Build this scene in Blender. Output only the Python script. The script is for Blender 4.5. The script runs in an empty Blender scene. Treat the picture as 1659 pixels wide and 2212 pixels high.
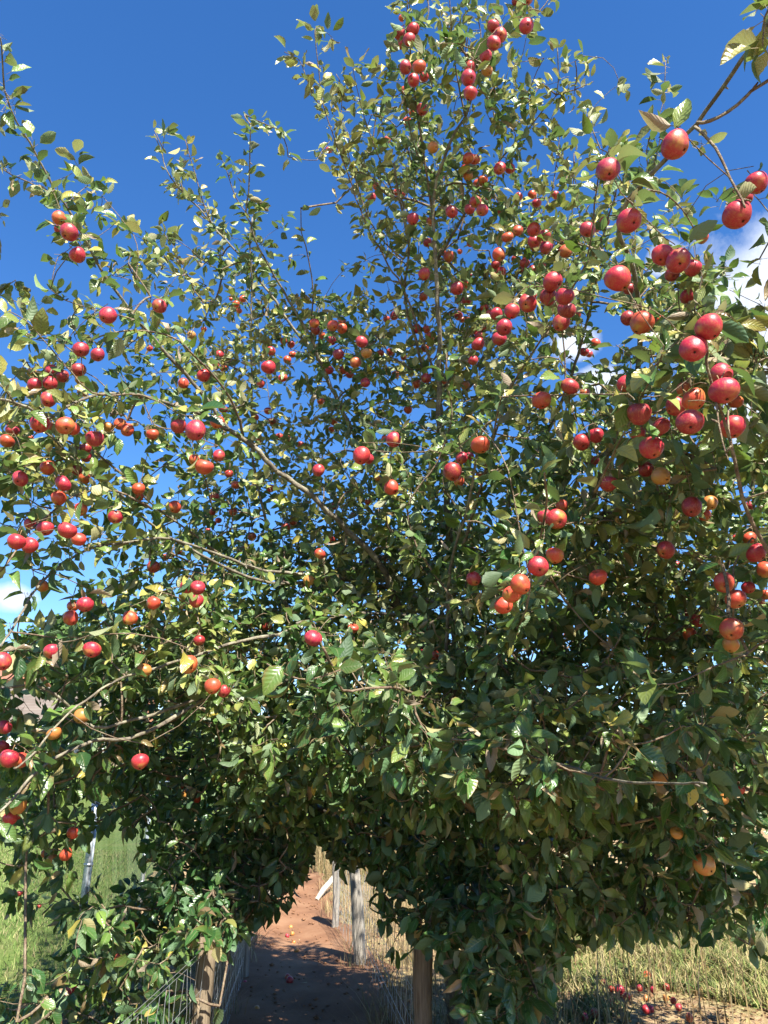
import bpy, math, random
import numpy as np
from mathutils import Vector, Matrix, Quaternion
random.seed(7); R = np.random.default_rng(11)
SC = bpy.context.scene; COL = SC.collection
rad = math.radians

# ---------------------------------------------------------------- camera, sky, sun, exposure
PITCH = 19.5; CAMZ = 1.6; F = 1609.0            # F in units of a 1659 x 2212 frame
cd = bpy.data.cameras.new("camera"); cam = bpy.data.objects.new("camera", cd); COL.objects.link(cam)
cam.location = (0, 0, CAMZ); cam.rotation_euler = (rad(90+PITCH), 0, 0)
cd.sensor_fit = 'VERTICAL'; cd.sensor_height = 24.0; cd.lens = 24.0*F/2212.0
cd.clip_start = 0.05; cd.clip_end = 3000
SC.camera = cam
SUN_EL, SUN_ROT = 48.0, 157.0
sdir = Vector((math.sin(rad(SUN_ROT))*math.cos(rad(SUN_EL)), math.cos(rad(SUN_ROT))*math.cos(rad(SUN_EL)), math.sin(rad(SUN_EL))))
sl = bpy.data.lights.new("sun", 'SUN'); sun = bpy.data.objects.new("sun", sl); COL.objects.link(sun)
sl.energy = 5.0; sl.angle = rad(0.53); sl.color = (1.0, 0.94, 0.82)
sun.rotation_euler = sdir.to_track_quat('Z', 'Y').to_euler(); sun.location = (3, -8, 12)

cp, sp = math.cos(rad(PITCH)), math.sin(rad(PITCH))
def P(x, y, Z):                                  # frame point at camera depth Z -> world
    u = (x-829.5)/F*Z; v = (1106-y)/F*Z
    return np.array([u, cp*Z - sp*v, CAMZ + sp*Z + cp*v])
def proj(p):                                     # (N,3) -> x, y, depth
    q = p - np.array([0, 0, CAMZ]); Z = q[:, 1]*cp + q[:, 2]*sp; v = -q[:, 1]*sp + q[:, 2]*cp
    Zs = np.maximum(Z, .01)
    return 829.5 + q[:, 0]/Zs*F, 1106 - v/Zs*F, Z
def terr(x, y):                                  # ground height
    h = 0.03*math.sin(x*1.3+.4)*math.sin(y*.9) + .02*math.sin(x*3.1+y*2.3)
    if y > 13: h += min((y-13)*.035, 1.1) * (1 if x > -1.5 else 0)*min(1, max(0, (x+1.5)))
    return h
def G(x, y):                                     # frame point -> point on the ground
    d = P(x, y, 1.0) - np.array([0, 0, CAMZ]); t = 1.0
    t = CAMZ/max(-d[2], 1e-3)
    for _ in range(6): t = (CAMZ-terr(d[0]*t, d[1]*t))/max(-d[2], 1e-3)
    return d[0]*t, d[1]*t

# world: physical sky with a few fair-weather clouds low on the right and left
w = bpy.data.worlds.new("World"); SC.world = w; w.use_nodes = True
nt = w.node_tree; N = nt.nodes; L = nt.links
bg = N["Background"]; sky = N.new("ShaderNodeTexSky"); sky.sky_type = 'NISHITA'; sky.sun_disc = False
sky.sun_elevation = rad(SUN_EL); sky.sun_rotation = rad(SUN_ROT); sky.air_density = 1.0; sky.dust_density = 0.15; sky.ozone_density = 3.2; sky.altitude = 300
bg.inputs[1].default_value = 0.06
tc = N.new("ShaderNodeTexCoord")
def wn(t, **k):
    n = N.new(t)
    for a, b in k.items(): setattr(n, a, b)
    return n
def cloud(x, y, r, squash):
    d = Vector(P(x, y, 1.0) - np.array([0, 0, CAMZ])).normalized()
    s = wn("ShaderNodeVectorMath", operation='SUBTRACT'); L.new(tc.outputs['Generated'], s.inputs[0]); s.inputs[1].default_value = d
    m = wn("ShaderNodeVectorMath", operation='MULTIPLY'); L.new(s.outputs[0], m.inputs[0]); m.inputs[1].default_value = (1, 1, squash)
    l = wn("ShaderNodeVectorMath", operation='LENGTH'); L.new(m.outputs[0], l.inputs[0])
    q = wn("ShaderNodeMapRange"); L.new(l.outputs['Value'], q.inputs[0]); q.inputs[1].default_value = 0; q.inputs[2].default_value = r; q.inputs[3].default_value = 1; q.inputs[4].default_value = 0
    return q.outputs[0]
nz = wn("ShaderNodeTexNoise"); L.new(tc.outputs['Generated'], nz.inputs['Vector']); nz.inputs['Scale'].default_value = 9; nz.inputs['Detail'].default_value = 9; nz.inputs['Roughness'].default_value = .62
acc = None
for c in [(1690, 640, .17, 1.0), (1660, 770, .14, 1.0), (1240, 740, .05, 1.7), (1300, 830, .05, 1.6), (25, 1290, .045, 1.7), (1660, 900, .11, 1.2), (1440, 560, .035, 1.3)]:
    o = cloud(*c)
    if acc is None: acc = o
    else:
        a = wn("ShaderNodeMath", operation='MAXIMUM'); L.new(acc, a.inputs[0]); L.new(o, a.inputs[1]); acc = a.outputs[0]
ad = wn("ShaderNodeMath", operation='MULTIPLY_ADD'); L.new(acc, ad.inputs[0]); ad.inputs[1].default_value = .85
nzs = wn("ShaderNodeMath", operation='SUBTRACT'); L.new(nz.outputs[0], nzs.inputs[0]); nzs.inputs[1].default_value = .78
L.new(nzs.outputs[0], ad.inputs[2])
cf = wn("ShaderNodeMapRange"); L.new(ad.outputs[0], cf.inputs[0]); cf.inputs[1].default_value = 0.0; cf.inputs[2].default_value = .33; cf.inputs[4].default_value = .93
mx = wn("ShaderNodeMix", data_type='RGBA'); L.new(cf.outputs[0], mx.inputs[0])
hs = wn("ShaderNodeHueSaturation"); hs.inputs['Saturation'].default_value = 1.27; hs.inputs['Value'].default_value = 1.18; hs.inputs['Hue'].default_value = .507; L.new(sky.outputs[0], hs.inputs['Color']); L.new(hs.outputs[0], mx.inputs[6]); mx.inputs[7].default_value = (5.0, 5.4, 6.1, 1)
L.new(mx.outputs[2], bg.inputs[0])
SC.view_settings.view_transform = 'Standard'; SC.view_settings.look = 'None'; SC.view_settings.exposure = 1.88
SC.cycles.diffuse_bounces = 3; SC.cycles.max_bounces = 8; SC.cycles.transparent_max_bounces = 4

# ---------------------------------------------------------------- helpers
class NG:                                        # tiny node-graph helper
    def __init__(s, name):
        s.m = bpy.data.materials.new(name); s.m.use_nodes = True; s.t = s.m.node_tree; s.n = s.t.nodes
        s.b = s.n["Principled BSDF"]; s.out = s.n["Material Output"]
    def add(s, t, **k):
        n = s.n.new(t)
        for a, v in k.items(): setattr(n, a, v)
        return n
    def ln(s, a, b): s.t.links.new(a, b)
    def noise(s, scale, detail=4, co='Object', rough=.55, stretch=None):
        c = s.add("ShaderNodeTexCoord"); n = s.add("ShaderNodeTexNoise"); n.inputs['Scale'].default_value = scale
        n.inputs['Detail'].default_value = detail; n.inputs['Roughness'].default_value = rough
        if stretch:
            mp = s.add("ShaderNodeMapping"); mp.inputs['Scale'].default_value = stretch; s.ln(c.outputs[co], mp.inputs[0]); s.ln(mp.outputs[0], n.inputs['Vector'])
        else: s.ln(c.outputs[co], n.inputs['Vector'])
        return n.outputs[0]
    def ramp(s, fac, stops):
        r = s.add("ShaderNodeValToRGB"); s.ln(fac, r.inputs[0]); e = r.color_ramp.elements
        while len(e) < len(stops): e.new(.5)
        for i, (p, c) in enumerate(stops): e[i].position = p; e[i].color = (*c, 1)
        return r.outputs[0]
    def mix(s, f, a, b, bt='MIX'):
        m = s.add("ShaderNodeMix", data_type='RGBA', blend_type=bt)
        for v, i in ((f, 0), (a, 6), (b, 7)):
            if hasattr(v, 'is_linked'): s.ln(v, m.inputs[i])
            else: m.inputs[i].default_value = v if i == 0 else (*v, 1)
        return m.outputs[2]
    def math(s, op, a, b=None, c=None):
        m = s.add("ShaderNodeMath", operation=op)
        for i, v in enumerate((a, b, c)):
            if v is None: continue
            if hasattr(v, 'is_linked'): s.ln(v, m.inputs[i])
            else: m.inputs[i].default_value = v
        return m.outputs[0]
    def bump(s, h, st, dist=.01):
        b = s.add("ShaderNodeBump"); b.inputs['Strength'].default_value = st; b.inputs['Distance'].default_value = dist
        s.ln(h, b.inputs['Height']); s.ln(b.outputs[0], s.b.inputs['Normal']); return b
    def base(s, c, rough=.6, spec=.4):
        if hasattr(c, 'is_linked'): s.ln(c, s.b.inputs['Base Color'])
        else: s.b.inputs['Base Color'].default_value = (*c, 1)
        s.b.inputs['Roughness'].default_value = rough; s.b.inputs['Specular IOR Level'].default_value = spec; return s.m

def mkmesh(name, V, Fc, mat=None, smooth=True):
    me = bpy.data.meshes.new(name)
    if isinstance(V, np.ndarray) and isinstance(Fc, np.ndarray):
        k = Fc.shape[1]
        me.vertices.add(len(V)); me.vertices.foreach_set('co', V.astype(np.float32).ravel())
        me.loops.add(Fc.size); me.loops.foreach_set('vertex_index', Fc.astype(np.int32).ravel())
        me.polygons.add(len(Fc)); me.polygons.foreach_set('loop_start', np.arange(0, Fc.size, k, dtype=np.int32))
        me.update(calc_edges=True)
    else:
        me.from_pydata([tuple(map(float, v)) for v in V], [], [tuple(map(int, f)) for f in Fc]); me.update()
    if mat:
        for m in (mat if isinstance(mat, (list, tuple)) else [mat]): me.materials.append(m)
    if smooth: me.polygons.foreach_set('use_smooth', np.ones(len(me.polygons), bool))
    me.update()
    return me
def link(name, me, parent=None, loc=(0, 0, 0), **tags):
    o = bpy.data.objects.new(name, me); COL.objects.link(o); o.location = loc
    if parent: o.parent = parent
    for k, v in tags.items(): o[k] = v
    return o
def thing(name, label, cat, loc=(0, 0, 0), group=None):
    o = link(name, None, None, loc); o['label'] = label; o['category'] = cat
    if group: o['group'] = group
    return o
class MB:                                        # collects tubes, boxes, quads
    def __init__(s): s.V = []; s.F = []; s.n = 0
    def raw(s, V, Fc):
        s.V.append(np.asarray(V, float)); s.F += [tuple(int(i)+s.n for i in f) for f in Fc]; s.n += len(V)
    def tube(s, pts, rs, k=6, cap=True, wob=0.0):
        pts = np.asarray(pts, float); n = len(pts); T = np.gradient(pts, axis=0); T /= np.linalg.norm(T, axis=1)[:, None]+1e-9
        up = np.array([0, 0, 1.]) if abs(T[0][2]) < .9 else np.array([1., 0, 0]); A = np.cross(T[0], up); A /= np.linalg.norm(A)
        V = []
        for i in range(n):
            A = A - T[i]*A.dot(T[i]); A /= np.linalg.norm(A)+1e-9; B = np.cross(T[i], A)
            for j in range(k):
                a = 2*math.pi*j/k; r = rs[i]*(1 + (random.uniform(-wob, wob) if wob else 0)); V.append(pts[i] + r*(math.cos(a)*A + math.sin(a)*B))
        Fc = [(i*k+j, i*k+(j+1) % k, (i+1)*k+(j+1) % k, (i+1)*k+j) for i in range(n-1) for j in range(k)]
        if cap: Fc += [tuple(range(k))[::-1], tuple((n-1)*k+j for j in range(k))]
        s.raw(V, Fc)
    def box(s, c, d, rz=0):
        c = np.array(c, float); ca, sa = math.cos(rz), math.sin(rz); V = []
        for z in (-.5, .5):
            for x, y in ((-.5, -.5), (.5, -.5), (.5, .5), (-.5, .5)):
                X, Y = x*d[0], y*d[1]; V.append(c + np.array([X*ca-Y*sa, X*sa+Y*ca, z*d[2]]))
        s.raw(V, [(0, 3, 2, 1), (4, 5, 6, 7), (0, 1, 5, 4), (1, 2, 6, 5), (2, 3, 7, 6), (3, 0, 4, 7)])
    def mesh(s, name, mat, smooth=True):
        return mkmesh(name, np.concatenate(s.V), s.F, mat, smooth)
    def build(s, name, mat, parent=None, smooth=True, loc=(0, 0, 0), **t):
        off = np.array(loc, float)
        s.V = [v-off for v in s.V]
        return link(name, s.mesh(name, mat, smooth), parent, (0, 0, 0) if parent else loc, **t)

# ---------------------------------------------------------------- materials
def leaf_material():
    g = NG("leaf"); at = g.add("ShaderNodeAttribute"); at.attribute_name = "tint"
    sep = g.add("ShaderNodeSeparateColor"); g.ln(at.outputs['Color'], sep.inputs[0])
    hue, val, rnd = sep.outputs[0], sep.outputs[1], sep.outputs[2]
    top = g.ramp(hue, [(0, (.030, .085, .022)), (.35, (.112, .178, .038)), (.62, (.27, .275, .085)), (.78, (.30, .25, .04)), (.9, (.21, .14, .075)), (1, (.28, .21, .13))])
    und = g.ramp(hue, [(0, (.060, .120, .055)), (.4, (.12, .175, .08)), (.62, (.24, .255, .14)), (.78, (.30, .26, .11)), (.9, (.24, .18, .12)), (1, (.30, .24, .17))])
    spots = g.ramp(g.noise(85, 3), [(.0, (0, 0, 0)), (.66, (0, 0, 0)), (.74, (1, 1, 1))])
    top = g.mix(g.math('MULTIPLY', spots, rnd), top, (.13, .07, .025))
    uv = g.add("ShaderNodeUVMap"); su = g.add("ShaderNodeSeparateXYZ"); g.ln(uv.outputs[0], su.inputs[0])
    av = g.math('ABSOLUTE', su.outputs[1])
    rib = g.math('LESS_THAN', av, .07)
    vein = g.math('SINE', g.math('MULTIPLY', g.math('SUBTRACT', su.outputs[0], g.math('MULTIPLY', av, .28)), 44.0))
    vr = g.math('MULTIPLY', g.math('GREATER_THAN', vein, .9), .12)
    lines = g.math('MAXIMUM', g.math('MULTIPLY', rib, .6), vr)
    top = g.mix(lines, top, (.17, .20, .09))
    edge = g.math('MULTIPLY', g.math('POWER', av, 4.0), g.math('MULTIPLY', g.math('GREATER_THAN', rnd, .35), g.ramp(g.noise(30, 3), [(.42, (0, 0, 0)), (.55, (.9, .9, .9))])))
    top = g.mix(edge, top, (.17, .10, .045))
    gm = g.add("ShaderNodeNewGeometry")
    colr = g.mix(gm.outputs['Backfacing'], top, und)
    colr = g.mix(1.0, colr, g.mix(val, (.62, .62, .62), (1.42, 1.42, 1.42)), 'MULTIPLY')
    g.ln(colr, g.b.inputs['Base Color'])
    g.ln(g.math('MULTIPLY_ADD', gm.outputs['Backfacing'], .3, .31), g.b.inputs['Roughness'])
    g.b.inputs['Specular IOR Level'].default_value = .55
    g.bump(g.math('ADD', g.math('MULTIPLY', vein, .3), g.math('MULTIPLY', g.noise(45, 3), 2.0)), .4, .003)
    tr = g.add("ShaderNodeBsdfTranslucent"); tcol = g.mix(.45, colr, (.13, .23, .02)); g.ln(tcol, tr.inputs[0])
    ms = g.add("ShaderNodeMixShader"); ms.inputs[0].default_value = .30
    g.ln(g.b.outputs[0], ms.inputs[1]); g.ln(tr.outputs[0], ms.inputs[2]); g.ln(ms.outputs[0], g.out.inputs[0])
    return g.m
def bark_material(name, c1, c2, c3, sc=14):
    g = NG(name); n1 = g.noise(sc, 8, rough=.7); n2 = g.noise(sc*4, 5)
    c = g.ramp(n1, [(.3, c1), (.5, c2), (.68, c3)]); c = g.mix(g.ramp(n2, [(.5, (0, 0, 0)), (.7, (.6, .6, .6))]), c, (.20, .19, .09))
    g.base(c, .85, .2); g.bump(n2, .8, .01); return g.m
def apple_material():
    g = NG("apple_skin"); oi = g.add("ShaderNodeObjectInfo"); co = g.add("ShaderNodeTexCoord")
    sp_ = g.add("ShaderNodeSeparateXYZ"); g.ln(co.outputs['Object'], sp_.inputs[0])
    mp = g.add("ShaderNodeMapping"); g.ln(co.outputs['Object'], mp.inputs[0]); mp.inputs['Scale'].default_value = (1, 1, .16)
    addr = g.add("ShaderNodeVectorMath", operation='ADD'); g.ln(mp.outputs[0], addr.inputs[0])
    cr = g.add("ShaderNodeCombineXYZ"); g.ln(g.math('MULTIPLY', oi.outputs['Random'], 50.0), cr.inputs[0]); g.ln(cr.outputs[0], addr.inputs[1])
    st = g.add("ShaderNodeTexNoise"); g.ln(addr.outputs[0], st.inputs['Vector']); st.inputs['Scale'].default_value = 9; st.inputs['Detail'].default_value = 6; st.inputs['Roughness'].default_value = .7
    ad2 = g.add("ShaderNodeVectorMath", operation='ADD'); g.ln(co.outputs['Object'], ad2.inputs[0]); g.ln(cr.outputs[0], ad2.inputs[1])
    bl = g.add("ShaderNodeTexNoise"); g.ln(ad2.outputs[0], bl.inputs['Vector']); bl.inputs['Scale'].default_value = .9; bl.inputs['Detail'].default_value = 3
    v = g.math('ADD', g.math('MULTIPLY', st.outputs[0], .42), g.math('MULTIPLY', bl.outputs[0], .85))
    v = g.math('ADD', v, g.math('MULTIPLY', sp_.outputs[2], .10))
    cov = g.add("ShaderNodeMapRange"); g.ln(v, cov.inputs[0]); thr = g.math('MULTIPLY_ADD', oi.outputs['Alpha'], -.66, .92)
    g.ln(thr, cov.inputs[1]); g.ln(g.math('ADD', thr, .22), cov.inputs[2])
    c = g.mix(cov.outputs[0], g.mix(bl.outputs[0], (.38, .23, .05), (.34, .13, .035)), oi.outputs['Color'])
    fl = g.ramp(st.outputs[0], [(.48, (0, 0, 0)), (.62, (.55, .55, .55))]); c = g.mix(fl, c, (.36, .11, .05))
    ru = g.ramp(g.noise(2.6, 6, rough=.7), [(.62, (0, 0, 0)), (.72, (.5, .5, .5))]); c = g.mix(ru, c, (.26, .12, .05))
    vo = g.add("ShaderNodeTexVoronoi"); g.ln(co.outputs['Object'], vo.inputs['Vector']); vo.inputs['Scale'].default_value = 9
    c = g.mix(g.math('MULTIPLY', g.math('LESS_THAN', vo.outputs[0], .10), .45), c, (.38, .26, .15))
    g.base(c, .40, .45); g.b.inputs['Coat Weight'].default_value = .05; g.b.inputs['Coat Roughness'].default_value = .2
    g.bump(g.noise(14, 4), .08, .02); return g.m
M = {}
M['leaf'] = leaf_material(); M['skin'] = apple_material()
M['bark'] = bark_material('bark', (.06, .048, .038), (.13, .112, .088), (.27, .255, .20))
M['twig'] = bark_material('twig_bark', (.07, .04, .03), (.14, .10, .072), (.24, .20, .15), 30)
M['stalk'] = NG('stalk').base((.16, .10, .04), .7); M['calyx'] = NG('calyx').base((.035, .022, .012), .9)
def wood(name, c1, c2, c3):
    g = NG(name); n = g.noise(16, 9, rough=.7, stretch=(4, 4, .22)); n2 = g.noise(3, 3)
    c = g.ramp(n, [(.32, c1), (.5, c2), (.64, c3)]); c = g.mix(g.math('MULTIPLY', n2, .5), c, c2)
    g.base(c, .85, .2); g.bump(n, .9, .012); return g.m
M['wood_new'] = wood('brown_wood', (.07, .05, .03), (.16, .125, .085), (.23, .185, .13))
M['wood_old'] = wood('grey_wood', (.06, .055, .05), (.22, .20, .175), (.34, .315, .27))
g = NG('galvanised'); n = g.noise(20, 4); g.base(g.ramp(n, [(.3, (.32, .36, .42)), (.7, (.52, .57, .63))]), .42); g.b.inputs['Metallic'].default_value = .75; M['galv'] = g.m
g = NG('wire'); g.base((.42, .44, .46), .45); g.b.inputs['Metallic'].default_value = .8; M['wire'] = g.m
g = NG('mesh_wire'); g.base((.05, .07, .045), .7, .2); M['mesh_wire'] = g.m
# ---------------------------------------------------------------- ground, path, meadow
def sheet(name, xs, ys, mat, off, label_kind='structure', edge=None):
    V = []; nx, ny = len(xs), len(ys)
    for y in ys:
        for x in xs: V.append((x, y, terr(x, y)+off+(edge(x, y) if edge else 0)))
    Fc = [(j*nx+i, j*nx+i+1, (j+1)*nx+i+1, (j+1)*nx+i) for j in range(ny-1) for i in range(nx-1)]
    return link(name, mkmesh(name, V, Fc, mat), kind=label_kind)
def spaced(a, b, near, far, n):
    out = [near + (far-near)*((k/n)**2.2) for k in range(n+1)]
    return out
g = NG('earth'); n1 = g.noise(2.2, 8, rough=.7); n2 = g.noise(26, 6, rough=.7); n3 = g.noise(.25, 3)
c = g.ramp(n1, [(.3, (.12, .075, .045)), (.48, (.24, .155, .09)), (.62, (.20, .18, .075)), (.75, (.30, .23, .13))])
c = g.mix(g.ramp(n2, [(.45, (0, 0, 0)), (.62, (.7, .7, .7))]), c, (.40, .31, .17)); g.base(c, .95, .1); g.bump(n2, .9, .03); M['earth'] = g.m
g = NG('path_soil'); n1 = g.noise(1.6, 7, rough=.65); n2 = g.noise(45, 5, rough=.7)
c = g.ramp(n1, [(.3, (.09, .046, .026)), (.5, (.175, .092, .050)), (.72, (.24, .145, .085))]); c = g.mix(g.math('MULTIPLY', n2, .3), c, (.22, .11, .07)); g.base(c, .95, .1); g.bump(n2, .5, .012); g.bump; M['path'] = g.m
g = NG('meadow_grass'); n1 = g.noise(.9, 9, rough=.75); n2 = g.noise(18, 6, rough=.75)
c = g.ramp(n1, [(.3, (.085, .145, .032)), (.5, (.125, .18, .045)), (.66, (.19, .205, .075))]); c = g.mix(g.math('MULTIPLY', n2, .5), c, (.10, .15, .035)); g.base(c, .9, .1); g.bump(n2, 1, .05); M['meadow'] = g.m
xs = [-900, -400, -200, -100, -50, -30, -20] + list(np.arange(-14, 14.1, .35)) + [18, 25, 40, 80, 150, 300, 900]
ys = [-60, -20, -8, -4, -2] + list(np.arange(0, 22, .35)) + [24, 28, 34, 42, 55, 80, 140, 300, 700, 1500]
sheet('ground', xs, ys, M['earth'], 0)
# the meadow lies left of the mesh fence line  X = -1.02 - .2 y
def fx(y): return -0.95 - .215*y
V = []; ysm = list(np.arange(-2, 22, .4)) + [24, 27, 30, 34, 38, 45, 60]
for y in ysm:
    for k in range(26):
        t = (k/25)**1.8; x = fx(min(y, 45)) + .05*math.sin(y*5) - t*70; V.append((x, y, terr(x, y)+.045 + max(0, y-22)*.018))
link('meadow', mkmesh('meadow', V, [(j*26+i+1, j*26+i, (j+1)*26+i, (j+1)*26+i+1) for j in range(len(ysm)-1) for i in range(25)], M['meadow']), kind='structure')
# red earth footpath
PC = [(-.35, -1.5, .5), (-.38, 0.5, .5), (-.45, 3, .5)]
for (x, y, wpx) in [(640, 2212, 320), (652, 2140, 285), (655, 2090, 240), (645, 2045, 185), (648, 2008, 130), (664, 1960, 92), (664, 1920, 62), (650, 1888, 44), (636, 1868, 34)]:
    X, Y = G(x, y); PC.append((X, Y, wpx*math.hypot(Y, CAMZ)/F/2))
PC = np.array(PC); yy = np.arange(-1.5, PC[-1, 1], .12); cx = np.interp(yy, PC[:, 1], PC[:, 0]); cw = np.interp(yy, PC[:, 1], PC[:, 2])
ker = np.ones(9)/9; cx = np.convolve(np.pad(cx, 4, 'edge'), ker, 'valid'); cw = np.convolve(np.pad(cw, 4, 'edge'), ker, 'valid')
V = []
for j, y in enumerate(yy):
    for k in range(9):
        s = (k-4)/4; x = cx[j] + s*cw[j]*(1.15 + .14*math.sin(y*4.3+k) + .08*math.sin(y*11+2*k))
        V.append((x, y, terr(x, y)+.018 + .07*s*s + .012*math.sin(y*7+k*1.3)))
link('path', mkmesh('path', V, [(j*9+i, j*9+i+1, (j+1)*9+i+1, (j+1)*9+i) for j in range(len(yy)-1) for i in range(8)], M['path']), kind='structure')
def pathc(y): return float(np.interp(y, yy, cx)), float(np.interp(y, yy, cw))

m = MB(); rr_ = random.Random(4)
for _ in range(700):
    y = 3.5 + 9*rr_.random()**1.6; c_, w_ = float(np.interp(y, yy, cx)), float(np.interp(y, yy, cw)); x = c_+rr_.gauss(0, .75)*w_; s = rr_.uniform(.005, .02)*(1.6 if rr_.random() < .06 else 1); z = terr(x, y)+.022+.05*min(1.4, abs((x-c_)/w_))**2
    u = [rr_.uniform(.6, 1.3) for _ in range(6)]; m.raw([(x+s*u[0], y, z), (x, y+s*u[1], z), (x-s*u[2], y, z), (x, y-s*u[3], z), (x+s*.2, y, z+s*.6*u[4]), (x, y, z-s*.5)], [(0, 1, 4), (1, 2, 4), (2, 3, 4), (3, 0, 4), (1, 0, 5), (2, 1, 5), (3, 2, 5), (0, 3, 5)])
m.build('stones', M['path'], None, True, kind='stuff', label='small stones and clods of red earth strewn over the path', category='stones')
# blades: numpy batch of bent tapering grass blades or stalks
def blades(name, pts, h, wd, lean, cols, label=None, seg=3):
    n = len(pts); a = R.uniform(0, 2*math.pi, n); ld = np.stack([np.cos(a), np.sin(a), np.zeros(n)], 1); b = a + R.uniform(1.2, 1.9, n)
    sd = np.stack([np.cos(b), np.sin(b), np.zeros(n)], 1); H = h*R.uniform(.5, 1.25, n); LN = lean*R.uniform(.2, 1.5, n)*H; W = wd*R.uniform(.6, 1.4, n)
    rows = []
    for k in range(seg+1):
        t = k/seg; c = pts + ld*(LN*t*t)[:, None] + np.array([0, 0, 1.])*(H*(t - .25*t*t*lean))[:, None]; ww = (W*(1-t)**.7*.5 + .0002)[:, None]
        rows += [c - sd*ww, c + sd*ww]
    V = np.stack(rows, 1).reshape(-1, 3); m = 2*(seg+1)
    base = (np.arange(n)*m)[:, None, None]; q = np.array([[2*k, 2*k+1, 2*k+3, 2*k+2] for k in range(seg)])[None]
    me = mkmesh(name, V, (base+q).reshape(-1, 4), M['blade'])
    C = .68*np.array(cols)[R.integers(0, len(cols), n)]*R.uniform(.7, 1.25, (n, 1)); C = np.concatenate([C, np.ones((n, 1))], 1)
    at = me.attributes.new('tint', 'FLOAT_COLOR', 'POINT'); at.data.foreach_set('color', np.repeat(C, m, 0).astype(np.float32).ravel())
    return link(name, me, kind='stuff', **({'label': label, 'category': 'grass'} if label else {}))
g = NG('blade'); at = g.add("ShaderNodeAttribute"); at.attribute_name = 'tint'; g.base(at.outputs['Color'], .7, .25)
tr = g.add("ShaderNodeBsdfTranslucent"); g.ln(at.outputs['Color'], tr.inputs[0]); ms = g.add("ShaderNodeMixShader"); ms.inputs[0].default_value = .25
g.ln(g.b.outputs[0], ms.inputs[1]); g.ln(tr.outputs[0], ms.inputs[2]); g.ln(ms.outputs[0], g.out.inputs[0]); M['blade'] = g.m
def scatter(n, x0, x1, y0, y1, keep, clump=0):
    X = R.uniform(x0, x1, n); Y = R.uniform(y0, y1, n)
    if clump:
        k = R.integers(0, clump, n); cxx = R.uniform(x0, x1, clump)[k]; cyy = R.uniform(y0, y1, clump)[k]
        X = cxx + R.normal(0, .07, n); Y = cyy + R.normal(0, .07, n)
    p = [(x, y, terr(x, y)) for x, y in zip(X, Y) if keep(x, y)]
    return np.array(p)
def offpath(x, y):
    c, wd = pathc(y); return abs(x-c) > wd*(.86 + .2*math.sin(y*3.1+x)+.12*math.sin(y*9))
DRY = [(.45, .34, .17), (.36, .26, .12), (.28, .19, .09), (.52, .42, .24)]; GRN = [(.10, .15, .035), (.15, .2, .05), (.2, .23, .07)]
VERGE = [(.40, .31, .16), (.30, .22, .11), (.16, .18, .06)]
blades('dry_grass', scatter(15000, -2.4, 1.6, 3.2, 13, lambda x, y: offpath(x, y) and x > fx(y)+.1 and not (x > .8 and y < 7.5), 800), .30, .005, .8, VERGE+DRY, 'pale dry grass tufts along both edges of the red earth path')
bx, by = G(715, 1900)
blades('tall_dry_grass', scatter(9000, bx-.7, bx+3, by-.3, by+5, lambda x, y: offpath(x, y) and x > pathc(y)[0]), .62, .008, .35, DRY+[(.15, .18, .06)], 'tall straw-coloured grass bank behind the right-hand posts')
blades('left_bank_grass', scatter(5000, -3.2, bx-.2, by+1.5, by+6, lambda x, y: x < pathc(y)[0]-.3 and x > fx(y)+.1), .4, .008, .4, DRY+GRN, 'mixed dry grass left of the far path')
blades('weeds', scatter(60000, .9, 6.5, 3.6, 12, lambda x, y: math.sin(x*2.1)+math.sin(y*1.7+1)+.5*math.sin(x*5+y*4) > -0.9+max(0, 5.6-y)*.5, 3600), .15, .013, 1.0, [(.15, .2, .05), (.14, .19, .05), (.28, .29, .09), (.38, .35, .13), (.46, .40, .20), (.42, .33, .16)], 'low green and yellow weeds under the right side of the tree')
blades('leafy_weeds', scatter(26000, .9, 6.5, 3.6, 11, lambda x, y: math.sin(x*2.1+1)+math.sin(y*2.7+1)+.5*math.sin(x*7+y*4) > -0.2+max(0, 5.2-y)*.5, 1500), .10, .034, 1.7, [(.16, .24, .05), (.10, .17, .04), (.26, .28, .08), (.30, .20, .08)], 'broad-leaved yellow-green weeds growing over the windfalls at right')
blades('dry_stalks', scatter(900, .9, 6.0, 4.2, 10, lambda x, y: True), .5, .009, .25, DRY, 'upright straw-coloured stalks standing among the weeds')
blades('litter', scatter(15000, -1.6, 6.0, 3.8, 9, lambda x, y: x > .8 or abs(abs(x-pathc(y)[0])-pathc(y)[1]) < .22 or random.random() < .12), .03, .03, 2.0, [(.42, .28, .13), (.36, .22, .10), (.5, .40, .18), (.22, .12, .06)], 'fallen dry leaves and straw on the bare soil')
blades('meadow_grass', scatter(60000, -9, -1.2, 3.5, 18, lambda x, y: x < fx(y)-.05)+np.array([0, 0, .04]), .075, .009, .8, [(.14, .24, .05), (.18, .30, .07), (.24, .32, .09), (.36, .36, .15), (.30, .27, .13)], 'short green grass of the meadow behind the mesh fence')

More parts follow.
